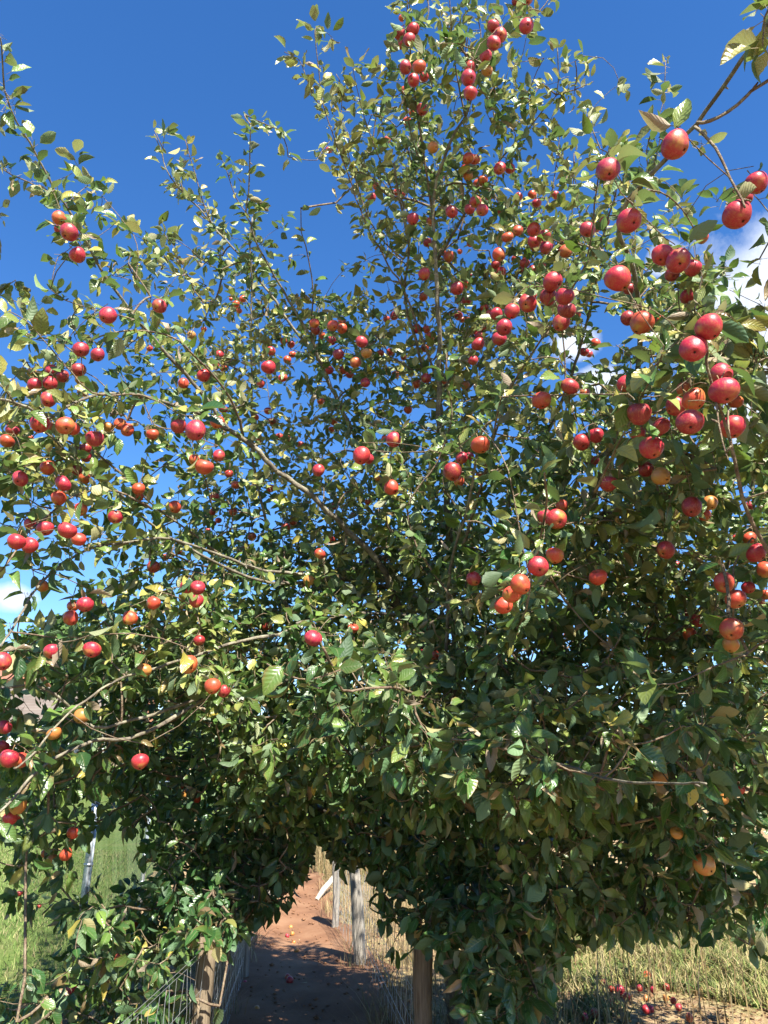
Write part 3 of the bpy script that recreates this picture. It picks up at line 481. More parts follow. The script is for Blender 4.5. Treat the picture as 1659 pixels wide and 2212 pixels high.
# ---------------------------------------------------------------- the apple tree: limbs traced as frame points, root first, depth and thickness at both ends
BR = [
("985,2330 978,2100 966,1950 962,1800 975,1600 985,1400 975,1250 968,1110 962,1030 953,950 947,864 950,819 949,723 944,627 939,531 936,448 944,384 960,339 985,282 1005,253 1030,180 1060,110 1105,50 1125,-10 1140,-60", 5.0, 4.1, 52, 3, 'trunk'),
("958,1990 912,1896 885,1855 855,1810 832,1768 800,1700 770,1600 700,1480", 4.9, 4.0, 22, 8),
("850,1795 781,1774 714,1761 655,1733 600,1715 540,1680 470,1640", 4.7, 4.2, 13, 6),
("714,1758 678,1768 656,1777 618,1789", 4.5, 4.3, 4, 2),
("985,1480 930,1400 867,1318 851,1286 819,1216 787,1184 755,1148 723,1116 697,1097 672,1068 600,1020 560,975 525,950 493,928 458,877 416,825 352,755 326,723 298,697 272,659 224,592 200,550 173,496 141,442 118,410 102,378 83,342 64,307 35,262 10,192 3,96 0,80", 4.9, 3.1, 24, 3),
("493,928 419,889 390,880 352,867 307,854 256,851 208,854 160,870 128,889 102,904 60,880 0,861", 4.1, 2.6, 10, 6),
("525,940 518,909 496,857 458,806 426,774 400,749 374,729 333,717 288,713 250,718 218,726 195,736", 4.2, 3.3, 8, 3),
("270,852 200,850 154,803 138,787 122,768 90,729 54,691 19,672", 2.9, 2.7, 5, 2),
("326,723 290,690 230,675 205,669 141,649 109,624", 3.6, 3.2, 3.5, 2),
("935,1250 850,1090 800,1010 760,930 723,851 710,825 694,787 672,749 649,729 627,701 605,665 589,640 573,621 530,565 499,531 461,490 429,448 403,426 384,403 358,365 350,330 333,290", 5.1, 5.1, 17, 2),
("694,787 672,729 653,697 624,649 601,608 579,573 557,531 540,480 531,461 537,416 540,310 542,270", 4.9, 4.4, 8, 2.5),
("672,749 673,685 676,627 670,579 660,531 651,500 650,450", 4.9, 4.6, 5, 2),
("962,960 947,861 928,838 912,797 899,739 883,685 873,627 880,573 883,531 877,500 867,448 857,399 851,351", 4.9, 4.3, 11, 4),
("1000,1180 1040,1050 1062,963 1084,891 1094,855 1127,797 1156,754 1184,711 1213,664 1235,625 1264,574 1278,504 1285,440 1292,389 1303,350 1320,318", 3.8, 2.7, 9, 3),
("975,1290 900,1180 880,1100 902,1056 944,998 976,909 973,867 966,819 965,761", 3.6, 3.5, 6, 3),
("952,960 950,870 979,832 1021,800 1043,774 1070,720 1110,640 1140,560 1150,480", 4.9, 4.4, 13, 4),
("1000,1350 1050,1200 1120,1050 1200,900 1235,808 1249,765 1260,725 1273,675 1290,600 1300,520 1330,420", 4.9, 3.6, 18, 4),
("985,1640 1080,1530 1174,1411 1220,1328 1246,1278 1274,1206 1274,1116 1285,1062 1320,960 1370,830 1385,700 1365,570 1335,500 1357,432 1393,389 1436,346 1483,292 1505,266 1544,212 1584,158 1624,101 1659,54 1720,-20", 4.6, 1.9, 24, 9),
("1505,266 1534,262 1573,241 1609,211 1624,196 1700,150", 1.95, 1.9, 8, 7),
("1500,272 1534,305 1555,337 1577,384 1602,431 1609,449", 1.95, 1.85, 7, 5),
("1357,432 1386,414 1426,414 1458,436 1483,466 1503,504", 2.2, 2.3, 6, 3),
("1062,963 1080,870 1098,857 1206,853 1357,851", 3.2, 2.6, 5, 3),
("1700,1250 1620,1120 1590,1000 1560,900 1528,797 1528,761 1520,700", 2.1, 1.85, 12, 6),
("1545,850 1552,913 1562,956 1573,995", 1.9, 1.8, 5, 3),
("1285,1062 1321,992 1346,938 1372,895 1386,855 1422,790 1433,747", 2.5, 2.0, 7, 3),
("985,1620 1000,1590 1062,1612 1134,1640 1213,1652 1285,1676 1357,1690 1440,1692 1526,1692", 3.4, 1.6, 13, 5),
("1760,1360 1659,1382 1616,1411 1570,1429 1512,1454 1458,1476 1397,1478", 2.3, 2.2, 9, 3),
("985,1490 850,1455 700,1440 620,1470 531,1497 461,1504 410,1529 352,1564 278,1596 224,1596 160,1617 109,1644 64,1683 32,1721 0,1753 -60,1800", 4.9, 2.6, 26, 5),
("982,1410 870,1320 800,1290 720,1310 650,1350 600,1370 531,1382 464,1401 419,1417 378,1430 326,1446 250,1470 150,1540 60,1640 30,1660", 5.3, 2.6, 17, 4),
("461,1504 442,1504 384,1526 336,1542 288,1555 200,1570 120,1500 60,1480 0,1490", 3.9, 3.2, 10, 6),
("975,1310 800,1262 640,1240 560,1230 450,1190 365,1164 320,1164 275,1172 211,1180 173,1196 128,1222 96,1251 70,1283 54,1312 32,1350 0,1398 -40,1440", 5.3, 2.5, 11, 5),
("966,1130 880,1180 800,1212 700,1250 600,1260 520,1240 448,1206 403,1180 365,1161 326,1132 288,1104 269,1075 192,1021 154,989 128,960 60,900 0,830", 5.3, 2.9, 14, 4),
("550,1230 474,1196 416,1152 378,1126 330,1091 307,1068 290,1040", 4.5, 3.9, 7, 3),
("330,1100 250,1060 186,1062 144,1081 96,1120 64,1145 26,1203 0,1235", 3.6, 2.7, 6, 4),
("460,1100 430,1000 400,982 378,995 346,1011 323,1030 290,1050", 4.2, 3.7, 5, 2.5),
("980,1470 800,1410 640,1330 600,1250 580,1150 560,1062 545,979 544,851 542,691 544,600 540,531 545,470", 5.2, 5.0, 13, 3),
("960,1345 877,1329 768,1326 700,1335 640,1345", 4.7, 3.9, 10, 6),
("960,1500 966,1363 969,1254 985,1174 1008,1104 1021,1043 1037,941 1062,909", 3.9, 3.2, 12, 5),
("841,1484 787,1488 739,1491 723,1452 710,1424 697,1398", 2.7, 2.5, 6, 6), ("960,1540 900,1500 841,1484", 3.6, 2.7, 8, 6),
("736,1446 672,1468 621,1459 576,1433", 2.55, 2.4, 4, 3),
("1138,1314 1148,1253 1138,1220 1123,1152 1109,1073 1100,1020", 2.6, 2.6, 5, 3), ("1000,1500 1090,1400 1138,1314", 4.2, 2.6, 10, 5),
("1230,1310 1165,1202 1174,1134 1181,1073 1175,1020", 2.9, 2.4, 6, 5),
("1800,640 1659,707 1624,718 1584,731", 2.5, 2.5, 4, 3), ("118,410 102,413 64,394 26,378 0,362 -40,350", 3.3, 3.2, 4, 2.5),
("948,830 900,700 870,620 838,573 819,531 803,512 774,442 755,384 736,336 723,304 697,221 691,179 686,128 681,86 680,65", 4.6, 4.2, 7, 2),
("697,225 680,215 652,141 640,125 614,112", 4.25, 4.2, 3, 1.5), ("850,420 793,272 768,179 761,134", 4.5, 4.3, 4, 1.5),
("870,560 800,480 742,288 739,192 726,160", 4.4, 4.3, 4, 1.5),
("936,448 880,430 835,422 803,384 770,370", 4.6, 4.4, 6, 4), ("941,429 957,406 979,397 1021,400 1060,410", 4.5, 4.3, 5, 4),
("945,560 1000,470 1040,400 1098,324 1127,295 1152,266 1177,234 1202,205 1206,144 1204,100", 4.6, 4.1, 9, 2),
("1202,205 1242,194 1282,176", 4.15, 4.1, 4, 1.5), ("1393,389 1400,379 1397,328 1408,285 1429,235 1436,188 1438,130", 3.0, 3.0, 4, 1.5), ("1400,393 1422,321 1429,278", 3, 3, 3, 2),
("1345,400 1339,386 1310,328 1296,321 1270,250", 2.4, 2.4, 3.5, 2), ("952,900 1060,790 1150,700 1200,620 1240,560 1235,494 1238,423 1240,330", 4.6, 4.4, 6, 2), ("950,850 1030,740 1100,640 1150,500 1190,420 1206,320 1210,290", 4.7, 4.6, 6, 2),
("935,470 910,300 895,200 889,128 881,64 880,-20", 4.4, 4.1, 6, 3), ("352,320 333,280", 5.0, 5, 2.5, 1.5), ("461,490 440,440 420,370 410,339 400,301", 5.1, 5, 4, 1.5), ("540,470 509,426 486,358 478,345", 4.9, 4.8, 3, 1.5),
("1005,253 985,150 975,60 970,-20", 4.2, 4.0, 5, 2), ("1030,180 1040,90 1030,20 1035,-40", 4.2, 4.1, 4, 2), ("1105,50 1160,30 1190,-10", 4.1, 4.1, 4, 2), ("944,384 900,330 880,250 872,200", 4.4, 4.2, 5, 2),
("0,460 -60,600", 3.4, 3.4, 4, 4), ("1217,1971 1174,1996 1120,2020", 3.6, 3.6, 8, 8),
("1760,1000 1700,700 1690,500 1640,560", 2.4, 2.3, 10, 3), ("1700,1250 1800,1100 1950,950 2100,850 2300,700", 2.2, 2.2, 12, 5), ("1800,1100 1900,900 2050,700 2150,450 2200,250", 2.2, 2.1, 9, 4), ("1659,54 1800,-120 1950,-250", 1.9, 2.0, 9, 5),  # limbs out past the right edge are added to carry unseen shading leaves
("1720,-20 1660,20 1650,60 1648,100", 1.9, 1.85, 6, 3),
]
tree = thing('apple_tree', 'large spreading apple tree laden with red apples, arching over the footpath', 'tree', (0, 0, 0))
bx0 = P(985, 2330, 5.0); tree.location = (bx0[0], bx0[1], 0); T0 = np.array([bx0[0], bx0[1], 0])
mainN = []; shootsN = []
def smooth_curve(p, per):
    out = []
    n = len(p)
    for i in range(n-1):
        p0, p1, p2, p3 = p[max(i-1, 0)], p[i], p[i+1], p[min(i+2, n-1)]
        k = max(2, int(np.linalg.norm(p2-p1)/per))
        for j in range(k):
            t = j/k; out.append(.5*((2*p1)+(p2-p0)*t+(2*p0-5*p1+4*p2-p3)*t*t+(3*p1-p0-3*p2+p3)*t**3))
    out.append(p[-1]); return np.array(out)
for b in BR:
    pts = [tuple(map(float, q.split(','))) for q in b[0].split()]; n = len(pts)
    s = np.concatenate([[0], np.cumsum([math.hypot(pts[i+1][0]-pts[i][0], pts[i+1][1]-pts[i][1]) for i in range(n-1)])]); s /= s[-1]
    Z = b[1]+(b[2]-b[1])*s; p3 = np.array([P(x, y, z) for (x, y), z in zip(pts, Z)]); C = smooth_curve(p3, .05)
    t = np.linspace(0, 1, len(C)); wpx = b[3]+(b[4]-b[3])*np.sqrt(t); r = wpx*(b[1]+(b[2]-b[1])*t)/F/2; r = np.maximum(r, .0018)
    if len(b) > 5: C[0][2] = -.1; r[:6] *= np.linspace(1.5, 1, 6)
    C += (R.normal(0, 1, C.shape)*np.minimum(.004, r*.25)[:, None])
    m = MB(); m.tube(C-T0, r, 10 if r.max() > .015 else 6, True, .12)
    for k in range(2, len(C)-1, 3):              # spur knobs and stubs
        if r[k] < .03 and random.random() < .4:
            d = R.normal(size=3); d /= np.linalg.norm(d); q = C[k]-T0; m.tube([q, q+d*(r[k]+.008), q+d*(r[k]+.02)], [.003, .0035, .002], 5)
    o = m.build('trunk' if len(b) > 5 else 'branch', M['bark'] if r.max() > .012 else M['twig'], tree)
    for k in range(len(C)): mainN.append((*C[k], r[k]))
    thin = [k for k in range(len(C)) if r[k] < .013]; shootsN.append((C, r, thin))
mainN = np.array(mainN)

# foliage density, one digit per 60 frame units
DG = """0000000000000035454300000000
1000000000010045455100000000
2000000000111055555010002000
3000000000011255555323001000
2000020011002466433210010000
1100003010025466433331222000
1243002220004555433332441000
0134301220102344555345465020
0244542333101344445555553100
0123434443112344355555455640
1022425543333434555554567620
1112222354356544555551267773
0132333445455555544331167775
1442333444345555544333257776
3442224444454444454545688766
5555333344445455555666788776
5555112456555666666777899777
5555323334565666656778888776
5333444444667777756888888765
1123444455566788888888888865
1222355567777888888888888865
1124566677888888888888888876
3467788888888888888888888888
5688888888888888888888888888
4677888888888889999999998888
5566788889999999999999998888
6665788899999999999999998888
7776678899999999999999999888
5555687899999999999999999997
6665568899999999999999999997
4422357999978899999999999997
2211357998740089999999999997
1244579998630069999999999997
0246778851100049999887543333
0156775100000013368762111111
2456762000000003689731000000
5666653100000003689620000000""".split('\n')
assert all(len(r_) == 28 for r_ in DG), [len(r_) for r_ in DG]
DM = np.array([[int(ch) for ch in r_] for r_ in DG], float)
LAM = np.array([0, .12, .28, .46, .66, .95, 1.4, 2.0, 3.0, 4.0])
def inpoly(x, y, poly):
    c = np.zeros(len(x), bool); n = len(poly)
    for i in range(n):
        x1, y1 = poly[i]; x2, y2 = poly[(i+1) % n]
        cond = ((y1 > y) != (y2 > y)) & (x < (x2-x1)*(y-y1)/((y2-y1) if y2 != y1 else 1e-9)+x1); c ^= cond
    return c
OPEN = [[(485, 2400), (484, 2060), (525, 2025), (585, 1995), (600, 1955), (640, 1950), (648, 1905), (664, 1888), (668, 1850), (674, 1815), (700, 1812), (716, 1852), (737, 1880), (790, 1890), (776, 1960), (790, 2010), (812, 2060), (832, 2110), (880, 2120), (898, 2056), (938, 2062), (962, 2120), (1012, 2212), (1020, 2400)],
        [(1180, 2400), (1188, 2110), (1222, 2056), (1300, 2022), (1400, 2018), (1500, 2048), (1600, 2034), (1640, 2080), (1900, 2120), (1900, 2400)],
        [(415, 2400), (427, 2060), (466, 2040), (475, 2400)], [(170, 1815), (290, 1800), (300, 1860), (250, 1900), (170, 1915)], [(-50, 1950), (60, 1975), (60, 2080), (-50, 2130)]]
def is_open(x, y):
    o = np.zeros(len(x), bool)
    for p in OPEN: o |= inpoly(x, y, p)
    return o
ST = 20; sx = np.arange(-170, 1840, ST)+.0; sy = np.arange(-110, 2320, ST)+.0
SX, SY = [a.ravel() for a in np.meshgrid(sx, sy)]
dn = bil(DM, SX+R.uniform(-8, 8, SX.size), SY+R.uniform(-8, 8, SX.size), 30, 30, 60)
dn = np.where(SY < -20, dn*.6, dn); dn = np.where((SY < 720) & (dn < 2.6) & (SX < 1300), dn*.72, dn); dn = np.where((dn > 2) & (dn < 7.5) & (SY > 420), dn*1.12, dn); lam = np.interp(dn, range(10), LAM)
Z0 = zmap(SX, SY); LPS = 6.5                     # leaves per spur
cntf = np.interp(SY, [300, 750, 1000, 1500], [2.3, 2.6, 2.6, 2.4])*lam*ST*ST/(0.00135*(F/Z0)**2*LPS); cnt = R.poisson(cntf)
cnt = np.where((SX < -20) | (SX > 1680), cnt//2, cnt)
idx = np.repeat(np.arange(SX.size), cnt)
px = SX[idx]+R.uniform(-ST/2, ST/2, idx.size); py = SY[idx]+R.uniform(-ST/2, ST/2, idx.size); dq = dn[idx]
thick = np.interp(dq, [0, 3, 6, 9], [.25, .6, 1.3, 2.1]); pz = zmap(px, py)-.15+R.random(idx.size)**1.25*thick
ok = ~is_open(px, py); px, py, pz = px[ok], py[ok], pz[ok]
# unseen crown past the right of the frame, added to shade the lower right
px = np.concatenate([px, R.uniform(1740, 2350, 380)]); py = np.concatenate([py, R.uniform(150, 1500, 380)]); pz = np.concatenate([pz, R.uniform(1.85, 2.9, 380)])
SP = np.stack([P(a, b, c) for a, b, c in zip(px, py, pz)]); SP = SP[(SP[:, 2] > .25) & (SP[:, 1] > 1.1)]
AC = np.stack([P(A[i, 0], A[i, 1], ZA[i]) for i in range(len(A))])
ATOP = AC + np.array([0, 0, 1.])*(AR[:, None]*1.0+.022) + R.normal(0, .007, (len(A), 3))
SPall = np.concatenate([ATOP, SP]); isap = np.arange(len(SPall)) < len(A)
print('spurs', len(SP))
# grow twigs: each spur joins the nearest wood already there
d0 = np.array([np.min(((mainN[:, :3]-p)**2).sum(1)) for p in SPall]); order = np.argsort(d0)
nM = len(mainN); NP = np.empty((nM+len(SPall), 3)); NP[:nM] = mainN[:, :3]; par = -np.ones(nM+len(SPall), int); cntN = nM; spi = []
PEN = np.zeros(nM+len(SPall)); PEN[:nM] = -.03
for i in order:
    p = SPall[i]; v = p-NP[:cntN]; d = np.sqrt((v**2).sum(1)); j = int(np.argmin(d*(1.25-.25*v[:, 2]/(d+1e-6))+PEN[:cntN]))
    NP[cntN] = p; par[cntN] = j; PEN[cntN] = .01; spi.append(i); cntN += 1
load = np.zeros(cntN)
for k in range(cntN-1, nM-1, -1):
    load[k] += 1
    if par[k] >= nM: load[par[k]] += load[k]
tw = MB(); TV = []; TF = []; base_i = 0; SPD = np.zeros((cntN-nM, 3))
ringa = np.arange(4)*math.pi/2
for k in range(nM, cntN):
    a = NP[par[k]]; b = NP[k]; d = b-a; Ld = np.linalg.norm(d); SPD[k-nM] = d/(Ld+1e-6)
    if Ld < 1e-4: continue
    rb = min(.0011*math.sqrt(load[k])+.0004, .006); ra = rb*1.15; bow = R.normal(0, .06, 3)*Ld + np.array([0, 0, -.04*Ld if b[2] < 2.2 else .05*Ld])
    pts = [a, a*.66+b*.34+bow*.9, a*.33+b*.67+bow*.8, b] if Ld > .05 else [a, b]
    T = d/Ld; up = np.array([0, 0, 1.]) if abs(T[2]) < .9 else np.array([1., 0, 0]); U = np.cross(T, up); U /= np.linalg.norm(U); Wv = np.cross(T, U)
    n = len(pts)
    for q, pt in enumerate(pts):
        r_ = ra+(rb-ra)*q/(n-1); TV.append(pt-T0+r_*(np.cos(ringa)[:, None]*U+np.sin(ringa)[:, None]*Wv))
    for q in range(n-1):
        for j in range(4): TF.append((base_i+q*4+j, base_i+q*4+(j+1) % 4, base_i+(q+1)*4+(j+1) % 4, base_i+(q+1)*4+j))
    base_i += 4*n
link('twigs', mkmesh('twigs', np.concatenate(TV), np.array(TF), M['twig']), tree, kind='stuff')

# ---------------------------------------------------------------- leaves
lp, ld, ls, li = [], [], [], []
def add_leaves(p, d, n, droop):
    for _ in range(n):
        v = R.normal(size=3); v -= d*v.dot(d)*.75; v /= np.linalg.norm(v); v = v*.9+d*.45+np.array([0, 0, -droop*R.uniform(.2, 1.2)]); v /= np.linalg.norm(v)
        lp.append(p+R.normal(0, .012, 3)-d*R.uniform(0, .03)); ld.append(v)
for q in range(len(SPD)):
    p = NP[nM+q]; hi = np.clip((p[2]-1.6)/2.2, 0, 1); d = SPD[q]*.6+np.array([0, 0, .5*hi-.1]); d /= np.linalg.norm(d)+1e-6
    add_leaves(p, d, int(R.integers(2, 5)) if isap[spi[q]] else int(R.integers(4, 10)), .75-.5*hi)
for bi, (C, r, thin) in enumerate(shootsN):      # leaves straight off the traced thin shoots
    if bi in (17, 18, 19, 20, 22, 23, 25): continue
    for k in thin:
        if C[k][2] < 1.0 or r[k] > .0075 and random.random() < .5: continue
        t = C[min(k+1, len(C)-1)]-C[k-1]; t /= np.linalg.norm(t)+1e-6
        if C[k][2] > 2.6 or random.random() < .45: add_leaves(C[k], t, 2 if C[k][1] > 3.6 else 3, .1)
lp = np.array(lp); ld = np.array(ld); n = len(lp)
X, Y, Zl = proj(lp+ld*.035)
keep = ~is_open(X, Y) & (Zl > 1.66) & (lp[:, 2] > .08)
for i in range(len(A)):                          # leaves do not grow through or right over the fruit
    hid = ((X-A[i, 0])**2+(Y-A[i, 1])**2 < (A[i, 2]*.92)**2) & (Zl < ZA[i]+.02) & (R.random(n) < .86)
    ins = ((lp+ld*.03-AC[i])**2).sum(1) < (AR[i]*1.15)**2
    keep &= ~(hid | ins)
lp, ld = lp[keep], ld[keep]; n = len(lp); print('leaves', n)
dpt = proj(lp)[2]
up = np.array(sdir)*.35+np.array([0, 0, .45]); nr = up+R.normal(0, .85, (n, 3)); nr -= ld*(nr*ld).sum(1)[:, None]; nr /= np.linalg.norm(nr, axis=1)[:, None]
sd = np.cross(ld, nr)
Ln = R.uniform(.048, .105, n)*np.where(R.random(n) < .2, .65, 1)*np.clip(1.04-(lp[:, 2]-2.0)*.09, .9, 1.04); Wd = Ln*R.uniform(.42, .72, n)*.5
dry = R.random(n) < np.where(dpt < 3, .08, .06)
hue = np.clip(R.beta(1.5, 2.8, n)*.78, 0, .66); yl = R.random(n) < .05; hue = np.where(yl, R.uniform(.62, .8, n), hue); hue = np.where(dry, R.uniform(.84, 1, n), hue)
# bunches share a tone; shade is put into the hue, darker green lower down
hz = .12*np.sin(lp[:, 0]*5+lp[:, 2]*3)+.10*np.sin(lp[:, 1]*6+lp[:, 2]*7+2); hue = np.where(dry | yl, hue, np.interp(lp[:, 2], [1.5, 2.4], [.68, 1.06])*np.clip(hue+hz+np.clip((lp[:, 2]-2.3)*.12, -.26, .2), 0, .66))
def leaf_mesh(name, sel, rows):
    m_ = sel.sum(); u = np.array(rows); k = len(u)
    prof = np.interp(u, [0, .08, .25, .5, .75, .92, 1], [.02, .35, .82, 1, .74, .32, .01])
    fold = np.where(dry, R.uniform(.5, 1.4, n), R.uniform(.1, .95, n))[sel]; curl = np.where(dry, R.uniform(-.9, .9, n), R.uniform(-.25, .6, n))[sel]
    twist = (R.normal(0, .4, n)*np.where(dry, 3, 1))[sel]; L_, W_ = Ln[sel], Wd[sel]*np.where(dry[sel], .75, 1)
    P0, D_, N_, S_ = lp[sel], ld[sel], nr[sel], sd[sel]
    pet = np.where(R.random(m_) < .9, .018, .03)
    Vv = np.empty((m_, k, 3, 3)); UV = np.empty((m_, k, 3, 2)); ph = R.uniform(0, 6.28, (m_, 2)); fr = R.uniform(8, 15, m_)
    for a in range(k):
        for c, s in enumerate((-1, 0, 1)):
            ca, sa = np.cos(twist*u[a]*2), np.sin(twist*u[a]*2)
            jag = 1 + (.06*np.sin(u[a]*fr*1.7+ph[:, 0]+c) + (.02 if a % 2 else -.02) if k > 7 else .10*np.sin(u[a]*fr+ph[:, 0]+c*2))
            lat = s*W_*prof[a]*jag*np.cos(fold*.6); hgt = abs(s)*W_*prof[a]*np.sin(fold) + ((.05 if k > 7 else .10)*W_*np.sin(u[a]*fr*(.6 if k > 7 else 1)+ph[:, 1]*s) if s else 0) - curl*L_*u[a]**2
            lx = lat*ca-hgt*0; hz_ = hgt + lat*sa
            Vv[:, a, c] = P0 + D_*(pet+L_*u[a]*np.cos(curl*.7*u[a]))[:, None] + S_*lx[:, None] + N_*hz_[:, None]
            UV[:, a, c, 0] = u[a]; UV[:, a, c, 1] = s
    V = Vv.reshape(-1, 3)-T0
    q = np.array([[a*3+c, a*3+c+1, (a+1)*3+c+1, (a+1)*3+c] for a in range(k-1) for c in range(2)]); nv = k*3
    Fq = (np.arange(m_)*nv)[:, None, None]+q[None]
    me = mkmesh(name, V, Fq.reshape(-1, 4), M['leaf'])
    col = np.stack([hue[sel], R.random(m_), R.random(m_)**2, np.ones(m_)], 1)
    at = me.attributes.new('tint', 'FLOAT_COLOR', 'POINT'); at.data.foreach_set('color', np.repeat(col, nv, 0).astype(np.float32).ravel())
    uvl = me.uv_layers.new(name='UVMap'); vi = Fq.reshape(-1); uvl.data.foreach_set('uv', UV.reshape(-1, 2)[vi].astype(np.float32).ravel())
    return me
near = dpt < 2.9
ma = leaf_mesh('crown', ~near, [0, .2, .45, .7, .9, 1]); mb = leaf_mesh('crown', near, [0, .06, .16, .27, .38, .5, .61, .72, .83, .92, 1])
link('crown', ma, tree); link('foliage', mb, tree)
# leaf stalks of the nearer leaves
sel = dpt < 3.4; P0 = lp[sel]-T0; P1_ = P0+ld[sel]*.02; S_ = sd[sel]*.0009; N_ = nr[sel]*.0009; m_ = sel.sum()
B0 = P0-ld[sel]*.006+nr[sel]*-.006
V = np.stack([B0-S_, B0+S_, B0+N_, P1_-S_, P1_+S_, P1_+N_], 1).reshape(-1, 3); q = np.array([[0, 1, 4, 3], [1, 2, 5, 4], [2, 0, 3, 5]])
M['petiole'] = NG('petiole').base((.22, .17, .07), .6)
link('leaf_stalks', mkmesh('leaf_stalks', V, ((np.arange(m_)*6)[:, None, None]+q).reshape(-1, 4), M['petiole']), tree, kind='stuff')
# ---------------------------------------------------------------- apples
def apple_body(seed):
    q = random.Random(seed); nl, ns = 20, 24; V = []; el = q.uniform(.84, 1.0); tp = q.uniform(.02, .2); lop = q.uniform(.03, .09); ph = q.uniform(0, 6)
    for i in range(nl+1):
        t = math.pi*i/nl; r = math.sin(t); z = math.cos(t)*el
        z -= .30*math.exp(-(r/.26)**2) if i < nl/2 else -.17*math.exp(-(r/.24)**2)
        wr = 1 + tp*math.cos(t)
        for j in range(ns):
            a = 2*math.pi*j/ns; rr = r*wr*(1+.018*math.cos(5*a+ph)*(1-math.cos(t))*.7+.03*math.cos(2*a+ph)+lop*math.cos(a+ph)*math.cos(t)); zz = z + (.03*math.cos(5*a+ph) if i > nl*.82 and i < nl else 0)*r
            V.append((rr*math.cos(a), rr*math.sin(a), zz))
    Fc = [(i*ns+j, (i+1)*ns+j, (i+1)*ns+(j+1) % ns, i*ns+(j+1) % ns) for i in range(nl) for j in range(ns)]
    return V, Fc, el
def stalk_pts(el): return [(0, 0, el-.34), (.02, .01, el-.05), (.07, .02, el+.22), (.10, .05, el+.55)], [.055, .045, .04, .06]
AV = []
for s in range(5):
    V, Fc, el = apple_body(s)
    full = MB(); full.raw(V, Fc); nb = len(full.F); p, r = stalk_pts(el); full.tube(p, r, 6); ns_ = len(full.F)
    for a in range(5): full.tube([(.03*math.cos(a*1.256), .03*math.sin(a*1.256), -el+.17), (.10*math.cos(a*1.256), .10*math.sin(a*1.256), -el+.07)], [.045, .012], 4)
    me = full.mesh('apple', [M['skin'], M['stalk'], M['calyx']])
    for k, pl in enumerate(me.polygons): pl.material_index = 0 if k < nb else (1 if k < ns_ else 2)
    b = MB(); b.raw(V, Fc); sk = MB(); sk.tube(p, r, 7); cx2 = MB()
    for a in range(5): cx2.tube([(.03*math.cos(a*1.256), .03*math.sin(a*1.256), -el+.17), (.10*math.cos(a*1.256), .10*math.sin(a*1.256), -el+.05)], [.045, .012], 4)
    AV.append((me, b.mesh('apple_body', M['skin']), sk.mesh('stalk', M['stalk']), cx2.mesh('calyx', M['calyx'])))
PAL = {'r': ((.31, .011, .035), .90), 'd': ((.21, .009, .022), .92), 'o': ((.38, .040, .024), .82), 'y': ((.40, .11, .03), .50), 'g': ((.34, .17, .03), .25)}  # d is the red kind with shade put into its colour
def apple(pos, rr, kind, tiltv, parts, name='apple'):
    me, body, stk, clx = AV[random.randrange(5)]
    o = link(name, body if parts else me, None, pos); o.scale = (rr*random.uniform(.97, 1.04), rr*random.uniform(.97, 1.04), rr*random.uniform(.97, 1.05))
    q = Vector(tiltv).normalized().to_track_quat('Z', 'Y') @ Quaternion((0, 0, 1), random.uniform(0, 6.28)); o.rotation_euler = q.to_euler()
    c, cv = PAL[kind]; j = random.uniform(.85, 1.15); o.color = (min(1, c[0]*j), c[1]*random.uniform(.8, 1.3), c[2]*random.uniform(.8, 1.2), max(0, min(1, cv+random.uniform(-.08, .07))))
    if parts: s_ = link('stalk', stk, o); k_ = link('calyx', clx, o)
    return o
